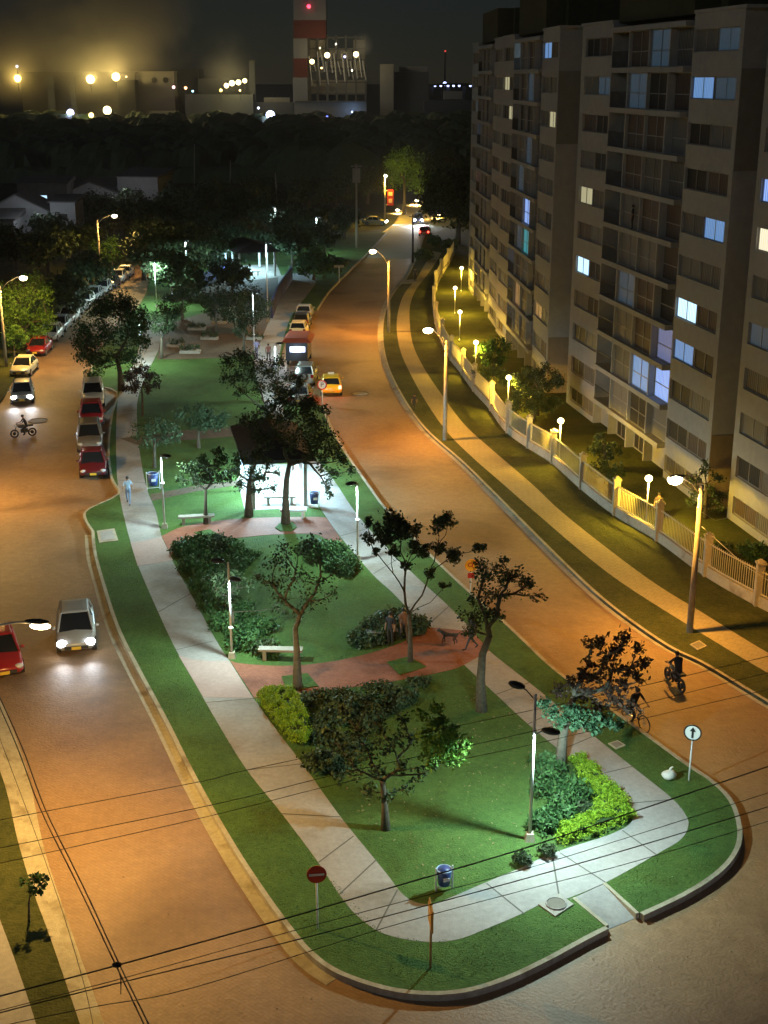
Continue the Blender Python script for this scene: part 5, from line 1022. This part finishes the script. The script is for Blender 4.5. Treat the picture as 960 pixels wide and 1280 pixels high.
def person(label, loc, rz, pose='stand', shirt=(.1,.15,.25), trousers=(.03,.035,.05), hgt=1.72, parent=None, grp=None, helmet=None, drop=0.0, lean=0.0, skin=M_SKIN):
    j = dict(pel=(0,0,.95), spi=(0,-.01,1.14), che=(0,0,1.36), nec=(0,0,1.50), hea=(0,.02,1.62), cro=(0,.01,1.72), shL=(-.19,0,1.42), elbL=(-.25,-.01,1.15), hanL=(-.25,.07,.90), shR=(.19,0,1.42), elbR=(.25,-.01,1.15), hanR=(.25,.07,.90),
             hipL=(-.10,0,.90), kneeL=(-.11,.02,.50), ankL=(-.11,-.02,.08), toeL=(-.12,.15,.05), hipR=(.10,0,.90), kneeR=(.11,.02,.50), ankR=(.11,-.02,.08), toeR=(.12,.15,.05))
    p = POSES[pose]
    if pose in ('sit', 'ride'):
        dz = -.43 if pose == 'sit' else -.08
        for k in list(j):
            x, y, z = j[k]; yy = y
            if z > .93: yy = y+(z-.95)*(.35 if pose == 'ride' else .05)
            j[k] = (x, yy, z+dz)
    j.update(p); names = list(j); J = [j[k] for k in names]; ix = {k: i for i, k in enumerate(names)}
    rad = dict(pel=.145, spi=.125, che=.15, nec=.055, hea=.098, cro=.07, shL=.07, elbL=.045, hanL=.032, shR=.07, elbR=.045, hanR=.032, hipL=.10, kneeL=.062, ankL=.042, toeL=.038, hipR=.10, kneeR=.062, ankR=.042, toeR=.038)
    ed = [('pel','spi',0),('spi','che',0),('che','nec',0),('nec','hea',2),('hea','cro',2),('che','shL',0),('shL','elbL',0),('elbL','hanL',2),('che','shR',0),('shR','elbR',0),('elbR','hanR',2),('pel','hipL',1),('hipL','kneeL',1),('kneeL','ankL',1),('ankL','toeL',3),('pel','hipR',1),('hipR','kneeR',1),('kneeR','ankR',1),('ankR','toeR',3)]
    Rl = [rad[k] for k in names]; E_ = [(ix[a], ix[b]) for a, b, c in ed]; reg = [c for a, b, c in ed]
    for s_, hn, el in ((-1, 'hanL', 'elbL'), (1, 'hanR', 'elbR')):          # palm, four fingers and a thumb
        h0 = Vector(j[hn]); d = (h0-Vector(j[el])).normalized(); side = d.cross(Vector((1, 0, 0))); side = side.normalized() if side.length > .1 else Vector((0, 1, 0))
        pi_ = len(J); J.append(tuple(h0+d*.07)); Rl.append(.032); E_.append((ix[hn], pi_)); reg.append(2)
        for k in range(4):
            q = h0+d*(.07+.085-.008*abs(k-1.5))+side*(k-1.5)*.021; J.append(tuple(q)); Rl.append(.009); E_.append((pi_, len(J)-1)); reg.append(2)
        J.append(tuple(h0+d*.07+side*.055)); Rl.append(.011); E_.append((ix[hn], len(J)-1)); reg.append(2)
    e = figure('person', J, E_, Rl, [mat('cloth_%.2f_%.2f_%.2f' % shirt, shirt, .85, noise=.2, scale=6), mat('cloth_%.2f_%.2f_%.2f' % trousers, trousers, .85, noise=.2, scale=6), skin, M_BLACK], reg, parent)
    s_ = hgt/1.78; e.scale = (s_,)*3; e.location = loc; e.rotation_euler = (0, 0, rz); hd = Vector(j['hea'])
    a = MB(); a.sphere(tuple(hd+Vector((0, -.018, .045))), (.098, .115, .10), 12, 8); (a.build('helmet', mat('helmet', helmet, .25), e, True) if helmet else a.build('hair', M_HAIR, e, True))
    a = MB(); a.sphere(tuple(hd+Vector((0, .098, -.01))), (.014, .022, .02), 6, 5); a.build('nose', skin, e, True)
    for q in (-1, 1): a = MB(); a.sphere(tuple(hd+Vector((q*.034, .088, .012))), (.014, .01, .009), 6, 5); a.build('eye', M_HAIR, e, True)
    return tag(e, label, 'person', grp) if parent is None else e
person('person in light blue shirt and jeans walking on the west walkway', G(161,630,IZ+.01), R(185), 'walk', (.35,.45,.60), (.16,.22,.34), 1.72)
person('person in dark clothes sitting at the shrub edge of the brick path', G(488,806,IZ+.01), R(150), 'stand', (.02,.02,.025), (.02,.02,.02), 1.6)
person('person in a brown top standing by the thin tree on the brick path', G(504,801,IZ+.01), R(200), 'walk', (.20,.11,.08), (.10,.07,.05), 1.6)
person('person walking the dog on the east walkway near the leaning tree', G(590,812,IZ+.01), R(100), 'walk', (.05,.045,.06), (.06,.06,.07), 1.65)
person('person in pale blue and white clothes walking near the food truck', G(321,447,IZ+.01), R(180), 'walk', (.40,.42,.70), (.2,.2,.3), 1.7)
person('person in pinkish top near the food truck', G(336,453,IZ+.01), R(190), 'walk', (.45,.20,.17), (.12,.10,.10), 1.7)
person('small figure in dark clothes standing at the far kerb of the sidewalk', G(519,352,VZ+.01), R(160), 'stand', (.03,.03,.035), (.02,.02,.02), 1.7)
person('small figure in dark clothes walking on the verge at mid sidewalk', G(518,513,VZ), R(160), 'walk', (.025,.025,.03), (.02,.02,.02), 1.3)
person('person in dark clothes standing behind the fence by the nearest globe lamp', G(822,650,VZ+.01), R(160), 'stand', (.05,.03,.03), (.02,.02,.02), 1.65)
w = T1.wp(15.0, -.16, Z0+FH*5); person('person standing on a dim blue lit balcony of the middle tower', T1.wp(14.6, .0, Z0+FH*5+.01)+Vector((0, 0, 0)), R(75), 'stand', (.02,.025,.05), (.02,.02,.03), 1.6)
# riders: each rider sits on a machine of its own
rz = R(-155); m_ = motorcycle('dark motorcycle crossing in front of the silver car with lit headlights', 30,546, rz); g = m_.location
person('rider in black on the motorcycle on the west road', g+Vector((-.25*math.cos(rz), -.25*math.sin(rz), .0)), rz-R(90), 'ride', (.02,.02,.025), (.025,.025,.03), 1.7, helmet=(.02,.02,.02))
rz = R(105); m_ = motorcycle('dark motorcycle riding up the east road at right', 843,858, rz); g = m_.location
person('rider in black on the motorcycle at right', g+Vector((-.25*math.cos(rz), -.25*math.sin(rz), .0)), rz-R(90), 'ride', (.02,.02,.025), (.02,.02,.022), 1.72, helmet=(.02,.02,.02))
rz = R(-62); b_ = bicycle('silver bicycle at the kerb beside the corner tree', 794,908, rz); g = b_.location
person('cyclist in black on the silver bicycle', g+Vector((-.22*math.cos(rz), -.22*math.sin(rz), .05)), rz-R(90), 'ride', (.02,.02,.022), (.02,.02,.025), 1.72)
# dog
def dog(label, loc, rz, s=1.0):
    J = [(0,-.28,.48),(0,0,.47),(0,.24,.49),(0,.38,.62),(0,.50,.66),(0,.62,.62),(.08,.24,.42),(.08,.25,.24),(.08,.22,.03),(-.08,.24,.42),(-.08,.32,.25),(-.08,.34,.03),(.08,-.28,.42),(.08,-.20,.28),(.08,-.34,.17),(.08,-.32,.03),(-.08,-.28,.42),(-.08,-.16,.28),(-.08,-.26,.17),(-.08,-.22,.03),(0,-.40,.56),(0,-.52,.68),(.05,.47,.76),(-.05,.47,.76)]
    E_ = [(0,1),(1,2),(2,3),(3,4),(4,5),(2,6),(6,7),(7,8),(2,9),(9,10),(10,11),(0,12),(12,13),(13,14),(14,15),(0,16),(16,17),(17,18),(18,19),(0,20),(20,21),(4,22),(4,23)]
    r = [.10,.095,.125,.07,.075,.035,.05,.03,.025,.05,.03,.025,.06,.045,.025,.024,.06,.045,.025,.024,.025,.012,.016,.016]
    e = figure('dog', J, E_, r, [mat('dog_fur', (.05,.04,.035), .9, noise=.3, scale=8)], [0]*len(E_)); e.location = loc; e.rotation_euler = (0, 0, rz); e.scale = (s,)*3; return tag(e, label, 'dog')
dog('dark dog trotting on the east walkway ahead of its walker', G(562,805,IZ+.01), R(80), .95)

# ------------------------------------------------------------------ overhead cables (each hangs between points outside the picture)
def cable(label, pts, z, r=.016, grp='cables crossing the near road'):
    P = [G(x, y, z) for x, y in pts]; P = smooth(P, 6); o0 = P[0].copy(); a = MB(); a.tube([tuple(p-o0) for p in P], r*.72, 6); return tag(a.build('overhead_cable', M_CABLE, smooth_=True, loc=o0), label, 'cable', grp)
cable('highest of three cables crossing at the middle of the west road', [(-60,1038),(0,1025),(250,977),(320,960),(640,893),(800,858),(1020,806)], 8.6, .011)
cable('second of three cables crossing at the middle of the west road', [(-60,1074),(0,1060),(270,1005),(425,967),(640,920),(830,873),(1020,826)], 8.6, .011)
cable('third of three cables crossing at the middle of the west road', [(-60,1092),(0,1079),(262,1020),(435,977),(640,936),(830,892),(1020,848)], 8.4, .010)
cable('thick cable highest of the near bundle, over the double crossing joint', [(-60,1262),(0,1245),(145,1207),(350,1150),(480,1112),(650,1062),(800,1012),(1020,938)], 9.2, .019)
cable('thin cable just under the thick one of the near bundle', [(-60,1280),(0,1263),(145,1225),(350,1168),(480,1133),(650,1088),(800,1042),(1020,972)], 9.0, .010)
cable('third cable down in the near bundle, crossing the litter bin lawn', [(-60,1285),(0,1266),(135,1232),(350,1180),(480,1146),(650,1100),(800,1057),(1020,990)], 8.9, .015)
cable('lowest cable of the near bundle passing below the white corner', [(-60,1300),(0,1283),(120,1258),(240,1235),(480,1160),(650,1114),(800,1075),(1020,1008)], 8.8, .010)
cable('thick left cable running down the west road toward the camera', [(-20,840),(20,930),(50,1010),(98,1108),(145,1207),(182,1285),(215,1360)], 9.25, .017, 'cables along the west road')
cable('thick right cable running down the west road toward the camera', [(-16,838),(26,930),(56,1010),(103,1106),(150,1207),(188,1285),(221,1360)], 9.3, .017, 'cables along the west road')
cable('thin slack cable left of the thick pair over the west road', [(-20,870),(10,950),(40,1030),(75,1130),(105,1230),(118,1290)], 8.8, .008, 'cables along the west road')
t = empty('cable_joint', G(146,1206,9.25), 'dark knot where cables cross over the near west road', 'cable joint'); a = MB(); a.sphere((0, 0, 0), (.09, .06, .05), 8, 6); a.build('splice_box', M_CABLE, t, True); a = MB(); a.tube([(0, 0, 0), (.05, .02, -.3), (.03, 0, -.62)], .01, 5); a.build('tail', M_CABLE, t)
pA = AT(877,640,54.5); 
for (x, y, Y, l, r, hz) in [(908,648,70,'pale service wire from the near pole to the tower corner',.012,640),(990,745,52,'pale lower service wire running from the near pole to the right',.014,658)]:
    p0 = AT(877, hz, 54.5); p1 = AT(x, y, Y); a = MB(); a.tube([(0, 0, 0), tuple((p1-p0)*.5+Vector((0, 0, -.25))), tuple(p1-p0)], r, 5); tag(a.build('service_wire', M_STEEL, loc=p0), l, 'cable', 'service wires at the near pole')

# ------------------------------------------------------------------ houses at left, factory beyond the wood
M_HW = mat('house_wall', (.25,.25,.245), .9, noise=.12, scale=.6); M_HR = mat('house_roof', (.09,.085,.08), .85, noise=.2, scale=.8)
def house(label, px, py, Y, w, d, h, rh, rz=0.0, wm=M_HW, rm=M_HR, win=None, gable_front=True):
    g = AT(px, py, Y); e = empty('house', Vector((g.x, Y, 0)), label, 'house', 'houses at the edge of the wood', rz=rz)
    a = MB(); a.bb(-w/2, w/2, 0, d, 0, h)
    if gable_front: a.add([(-w/2, .0, h), (w/2, .0, h), (0, .0, h+rh), (-w/2, d, h), (w/2, d, h), (0, d, h+rh)], [(0,1,2), (5,4,3), (0,3,4,1)])
    a.build('wall', wm, e); r = MB(); o = .35
    if gable_front: r.add([(-w/2-o, -.3, h-.12), (0, -.3, h+rh+.05), (w/2+o, -.3, h-.12), (-w/2-o, d+.3, h-.12), (0, d+.3, h+rh+.05), (w/2+o, d+.3, h-.12), (-w/2-o, -.3, h+.06), (0, -.3, h+rh+.25), (w/2+o, -.3, h+.06), (-w/2-o, d+.3, h+.06), (0, d+.3, h+rh+.25), (w/2+o, d+.3, h+.06)], [(6,7,10,9),(7,8,11,10),(0,3,4,1),(1,4,5,2),(0,1,7,6),(1,2,8,7),(3,9,10,4),(4,10,11,5),(0,6,9,3),(2,5,11,8)])
    else: r.add([(-w/2-o, -o, h), (w/2+o, -o, h), (w/2+o, d+o, h+rh*.3), (-w/2-o, d+o, h+rh*.3), (-w/2-o, -o, h+.15), (w/2+o, -o, h+.15), (w/2+o, d+o, h+rh), (-w/2-o, d+o, h+rh)], [(0,3,2,1),(4,5,6,7),(0,1,5,4),(1,2,6,5),(2,3,7,6),(3,0,4,7)])
    r.build('roof', rm, e)
    b = MB(); b.bb(-.5, .5, -.06, -.01, 0.02, 2.1); b.build('door', M_DARKMET, e, loc=(w*.28, 0, 0))
    for x in (-w*.25, w*.02):
        f = MB(); f.bb(-.7, .7, -.07, -.01, -.55, .55); f = f.build('window', M_FRAME, e, loc=(x, 0, h*.55)); p = MB(); p.bb(-.62, .62, -.09, -.072, -.47, .47); p.build('pane', LITP[win] if win else PANES[0], f)
    return e
house('white gabled house at the left edge above the dark trees', 19,250,212, 10, 9, 3.6, 2.5, .05)
house('small pale house with one dark window right of the white gable', 78,258,212, 4, 6, 5.0, .8, .0, gable_front=False)
house('low house with a glowing blue opening', 52,232,242, 9, 6, 5.6, 1.0, 0, wm=M_HR, win='white', gable_front=False)
house('dark roofed house in the middle of the row', 112,236,247, 11, 9, 3.2, 2.2, .15)
house('pale box house at the right end of the row', 172,232,250, 8, 8, 6.2, 1.2, -.2, gable_front=False)
house('long low roof behind the row of houses', 140,222,268, 15, 7, 3.0, 1.4, .1, wm=M_HR, gable_front=False)
house('half hidden shed at the far left edge', -8,272,205, 6, 6, 3.0, 1.2, 0, gable_front=False)
for (x, y) in [(30,262),(75,262),(50,238),(130,232)]:
    h = AT(x, y, 240); h.z = max(3.5, h.z)
light('house_point_light', 'POINT', AT(48,252,205), 700, (.8,.88,1), None, .3); light('house_point_light', 'POINT', AT(150,225,240), 500, (.9,.9,1), None, .3)  # bare point lights before the houses, no fixture built
YF = 660.0; k = YF/FPX*1.0
def fb(mb, x0, x1, y0, y1, dpt=20, dY=0):
    a, b = AT(x0, y1, YF+dY), AT(x1, y0, YF+dY)
    if y1 >= 134: a.z = 0.0
    mb.bb(a.x, b.x, YF+dY, YF+dY+dpt, a.z, b.z); return mb
M_FW = mat('factory_wall', (.30,.285,.24), .9, noise=.15, scale=.05); M_FD = mat('factory_dark', (.055,.05,.04), .9, noise=.3, scale=.08); M_FG = mat('factory_grey', (.09,.095,.095), .9, noise=.15, scale=.05)
def fobj(name, label, cat, parts, grp='factory buildings'):
    e = empty(name, Vector((AT(parts[0][2], 140, YF).x, YF, 0)), label, cat, grp)
    for pn, m, x0, x1, y0, y1, dp, dY in parts:
        a = MB(); fb(a, x0, x1, y0, y1, dp, dY)
        o = a.build(pn, m, e); o.location = -Vector(e.location)
    return e
fobj('factory_hall', 'long dark factory hall under orange smoke at far left', 'factory', [('wall', M_FD, 30,168,92,150,30,0), ('roof_edge', M_FD, 28,170,90,92,32,-1), ('pier', M_FG, 62,66,96,150,1,-2), ('pier', M_FG, 90,93,96,150,1,-2), ('tower_block', M_FD, 150,168,100,150,10,-12)])
e = fobj('factory_hall', 'pale factory hall with two round dark openings', 'factory', [('wall', M_FW, 163,217,90,150,25,4), ('roof_edge', M_FW, 162,218,89,90.4,27,3), ('annex', M_FW, 186,220,139,150,10,-10)])
for x in (193,207):
    p = AT(x, 100, YF+4)-Vector(e.location); a = MB(); a.disc((0, 0, 0), 1.3, (0, 1, 0), .6); a.build('opening', M_DARKMET, e, loc=p+Vector((0, -.2, 0)))
fobj('factory_hall', 'grey factory block with a slanted roof left of the smoke plume', 'factory', [('wall', M_FG, 216,248,86,150,20,14), ('lower_wall', M_FG, 232,316,118,150,14,-4), ('upper_wall', M_FG, 248,316,98,118,14,10)])
fobj('factory_stack', 'thin grey stack right of the row of lamps', 'chimney', [('shaft', M_FG, 313,318,76,140,3,2), ('cap', M_FD, 312,319,75,77,4,1)])
fobj('factory_hall', 'low blue lit sheds left of the striped tower', 'factory', [('wall', M_FG, 318,368,128,150,14,0), ('roof_edge', M_FW, 330,362,122,128,10,4)])
e = empty('striped_tower', Vector((AT(386, 140, YF).x, YF, 0)), 'tall square tower striped red and white with a red beacon', 'tower', 'factory buildings')
M_SR = mat('stripe_red', (.10,.02,.014), .9); M_SW = mat('stripe_white', (.18,.19,.21), .9)
for i, (y0, y1) in enumerate([(-60,-2),(-2,25),(25,48),(48,73),(73,97),(97,150)]):
    a = MB(); fb(a, 367, 407 if i < 3 else 384, y0, y1, 14, 0); o = a.build('white_stripe' if i in (1, 3, 5) else 'red_stripe', M_SW if i in (1, 3, 5) else M_SR, e); o.location = -Vector(e.location)
p = AT(386, 8, YF-1.5)-Vector(e.location); a = MB(); a.sphere((0, 0, 0), .9, 10, 6); a.build('beacon', emit('beacon_red', (1,.03,.08), 6), e, loc=p)
e = empty('plant_frame', Vector((AT(430, 140, YF).x, YF, 0)), 'open steel process frame full of lamps beside the striped tower', 'plant', 'factory buildings')
fr = MB()
for x in (386, 396, 408, 420, 432, 444, 456): 
    for dY in (4, 14): fb(fr, x, x+1.6, 44, 140, .6, dY)
for y in (46, 60, 74, 88, 102, 116):
    for dY in (4, 14): fb(fr, 385, 458, y, y+1.8, .6, dY)
o = fr.build('steel_frame', M_FG, e); o.location = -Vector(e.location)
a = MB(); fb(a, 388, 406, 50, 72, 8, 6); fb(a, 412, 440, 62, 84, 8, 7); fb(a, 442, 456, 50, 96, 8, 7); fb(a, 386, 458, 100, 118, 10, 8); o = a.build('vessel', M_FW, e); o.location = -Vector(e.location)
a = MB()
for i in range(14): x = 386+i*5.2; a.tube([AT(x, 70+7*math.sin(i*2), YF+3), AT(x+4, 98+9*math.cos(i*3), YF+4)], .35, 5)
o = a.build('pipework', M_STEEL, e); o.location = -Vector(e.location)
fobj('factory_hall', 'low white building lit blue at the tower foot', 'factory', [('wall', M_FW, 368,458,128,142,12,-8), ('roof_edge', M_FG, 368,458,126.5,128,13,-8.5)])
fobj('factory_hall', 'pair of grey blocks right of the process frame', 'factory', [('tall_block', M_FW, 475,492,80,140,14,0), ('wide_block', M_FG, 492,536,90,140,16,6), ('bright_edge', M_FW, 499,534,83,90,16,8)])
fobj('factory_hall', 'small low building beneath the bridge lamps', 'factory', [('wall', M_FW, 555,578,114,124,10,0), ('base', M_FG, 530,600,126,134,10,-10)])
# bridge with blue lamps, mast
e = empty('bridge', AT(565, 107, YF+30), 'distant flat bridge carrying a row of blue white lamps', 'bridge'); o0 = Vector(e.location)
a = MB(); P = [AT(x, 107.5-2.5*math.sin((x-525)/90*math.pi), YF+30)-o0 for x in range(525, 625, 8)]
for i in range(len(P)-1): a.box(tuple((P[i]+P[i+1])/2), (abs(P[i+1].x-P[i].x)+.3, 6, 1.0))
a.build('deck', M_FG, e); b = MB()
for x in (540, 560, 580, 600): q = AT(x, 108, YF+30)-o0; b.bb(q.x-.8, q.x+.8, -1, 1, q.z-14, q.z)
b.build('pier', M_FG, e)
for i, x in enumerate((544,551,556,560,567,574,588,595)):
    a = MB(); a.sphere((0, 0, 0), .62 if i != 2 else .95, 8, 6); a.build('lamp', emit('bridge_lamp', (.45,.55,1.0), 5), e, True, loc=AT(x, 107 if i != 2 else 104.5, YF+28)-o0)
e = empty('mast', Vector((AT(556, 100, YF+40).x, YF+40, 0)), 'thin radio mast with a red light above the bridge', 'mast'); h = AT(556, 64, YF+40).z; a = MB(); a.tube([(0, 0, 0), (0, 0, h)], [.8, .4], 6); a.build('lattice', M_FG, e); a = MB(); a.sphere((0, 0, h), .5, 8, 6); a.build('beacon', emit('mast_red', (1,.05,.03), 1.2), e)
# flood lamps of the factory
FL = [(22,98,2.1,(1,.72,.18),9000),(21,83,.7,(.5,.6,1),0),(113,99,2.5,(1,.78,.25),14000),(145,96,2.4,(1,.75,.25),26000),(158,96,.5,(1,.8,.4),0),(134,138,2.3,(1,.80,.40),7000),(114,144,1.4,(1,.7,.15),1500),(88,141,2.0,(.55,.6,1),3500),(217,109,.9,(1,.6,.6),300),(232,110,.9,(1,.4,.15),800),(241,114,.6,(.4,.9,1),300),
      (283,107,1.4,(1,.82,.35),2500),(290,104,1.6,(1,.85,.4),3500),(298,103,1.5,(1,.85,.4),3000),(306,101,1.3,(1,.8,.3),2500),(276,113,.9,(1,.7,.1),800),(300,113,.6,(1,.6,.2),400),(338,144,2.5,(.55,.65,1),4500),(323,135,.7,(.7,.8,1),800),
      (390,77,1.4,(1,.75,.3),700),(409,69,1.6,(1,.72,.4),1200),(445,68,1.6,(1,.8,.35),4500),(431,71,.7,(.5,.5,1),500),(402,85,.6,(1,.6,.2),400),(420,55,.5,(1,.9,.6),800),(440,88,.5,(1,.8,.5),800),(400,60,.5,(1,.7,.2),2500),(409,146,.6,(.15,.2,1),200),(440,140,.5,(.3,.5,1),900)]
FLL = {0:'yellow flood lamp at the far left of the factory',1:'tiny blue lamp above the left yellow flood lamp',2:'large yellow flood lamp in front of the dark hall',3:'large yellow flood lamp left of the pale hall',4:'tiny lamp at the corner of the pale hall roof',5:'white orange lamp low before the dark hall',6:'low flat yellow lamp left of the white orange one',7:'blue white lamp low before the dark hall',8:'pinkish lamp on the right corner of the pale hall',9:'orange red lamp on the slanted roof block',10:'small cyan lamp beside the orange red one',
  11:'first lamp of the row of four under the small plume',12:'second lamp of the row of four under the small plume',13:'third lamp of the row of four under the small plume',14:'fourth lamp of the row of four under the small plume',15:'yellow green lamp at the left end of the lamp row',16:'small amber lamp below the lamp row',17:'brilliant blue white lamp left of the striped tower',18:'thin white lamp beside the brilliant blue one',19:'orange lamp at the striped tower flank',20:'pinkish orange lamp upper left on the process frame',21:'bright orange lamp upper right on the process frame',22:'small violet lamp in the middle of the process frame',
  23:'small amber lamp low on the process frame',24:'small pale lamp at the frame top',25:'small pale lamp in the lower frame',26:'small yellow lamp behind the striped tower',27:'small deep blue lamp below the low white building',28:'dim blue lamp on the low white building'}
for i, (x, y, r, c, W) in enumerate(FL):
    p = AT(x, y, YF-12 if i not in (7, 5, 6, 17, 27) else YF-60); e = empty('flood_lamp', p, FLL[i], 'lamp', 'factory flood lamps')
    a = MB(); a.sphere((0, 0, 0), r*.8, 12, 8); a.build('lamp_glass', emit('flood_%d' % i, c, 7 if r > 1 else 4), e, True); a = MB(); a.tube([(0, 0, -r*.7), (0, .8, -r*.7-4)], .15, 5); a.build('stem', M_DARKMET, e)
    if W: light('flood_light', 'POINT', (0, -r-.3, 0), W*.38, c, e, r*.6); light('flood_light', 'POINT', (0, r+.3, .5), W*.28, c, e, r*.6)
# smoke over the factory
def smoke(name, label, x0, x1, y0, y1, dY, dp, dens, col):
    a, b = AT(x0, y1, YF+dY), AT(x1, y0, YF+dY); c = (a+b)/2; hx, hz = abs(b.x-a.x)/2, abs(b.z-a.z)/2
    mb = MB(); mb.sphere((0, 0, 0), (hx, dp, hz), 24, 16); m = bpy.data.materials.new(name); m.use_nodes = True; nt = m.node_tree; nt.nodes.remove(nt.nodes['Principled BSDF']); L = nt.links.new
    v = nt.nodes.new('ShaderNodeVolumePrincipled'); v.inputs['Color'].default_value = (*col, 1); v.inputs['Anisotropy'].default_value = 0.1
    tc = nt.nodes.new('ShaderNodeTexCoord'); n = nt.nodes.new('ShaderNodeTexNoise'); n.inputs['Scale'].default_value = .028; n.inputs['Detail'].default_value = 4; L(tc.outputs['Object'], n.inputs['Vector'])
    ln = nt.nodes.new('ShaderNodeVectorMath'); ln.operation = 'LENGTH'; mp = nt.nodes.new('ShaderNodeMapping'); mp.inputs['Scale'].default_value = (1/hx, 1/dp, 1/hz); L(tc.outputs['Object'], mp.inputs['Vector']); L(mp.outputs[0], ln.inputs[0])
    f = nt.nodes.new('ShaderNodeMapRange'); f.inputs['From Min'].default_value = 1.0; f.inputs['From Max'].default_value = .35; L(ln.outputs['Value'], f.inputs['Value'])
    r = nt.nodes.new('ShaderNodeMapRange'); r.inputs['From Min'].default_value = .40; r.inputs['From Max'].default_value = .70; L(n.outputs['Fac'], r.inputs['Value'])
    q = nt.nodes.new('ShaderNodeMath'); q.operation = 'MULTIPLY'; L(f.outputs[0], q.inputs[0]); L(r.outputs[0], q.inputs[1]); q2 = nt.nodes.new('ShaderNodeMath'); q2.operation = 'MULTIPLY'; q2.inputs[1].default_value = dens; L(q.outputs[0], q2.inputs[0]); L(q2.outputs[0], v.inputs['Density'])
    L(v.outputs[0], nt.nodes['Material Output'].inputs['Volume']); o = mb.build('smoke', m, loc=c); o['kind'] = 'stuff'; o['label'] = label; o['category'] = 'smoke'
smoke('smoke_left', 'brown smoke drifting over the left factory hall', -180, 260, -80, 138, -2, 20, .24, (.95,.85,.7))
smoke('smoke_mid', 'thin smoke plume over the row of factory lamps', 244, 322, 30, 122, -2, 9, .06, (.95,.9,.8))
smoke('smoke_right', 'small white steam puff at the process frame top', 440, 468, 38, 72, 0, 4, .25, (1,1,1))
# thin haze volume added for lamp glow and a soft distance
hz = MB(); hz.bb(-420, 300, -10, 800, -1.2, 75); hm = bpy.data.materials.new('haze_air'); hm.use_nodes = True; hn = hm.node_tree; hn.nodes.remove(hn.nodes['Principled BSDF'])
hv = hn.nodes.new('ShaderNodeVolumePrincipled'); hv.inputs['Color'].default_value = (.85, .88, .9, 1); hv.inputs['Density'].default_value = .00028; hv.inputs['Anisotropy'].default_value = .6
hn.links.new(hv.outputs[0], hn.nodes['Material Output'].inputs['Volume']); ho = hz.build('haze', hm); ho['kind'] = 'stuff'; ho['label'] = 'thin haze added for glow round the lamps'; ho['category'] = 'haze'
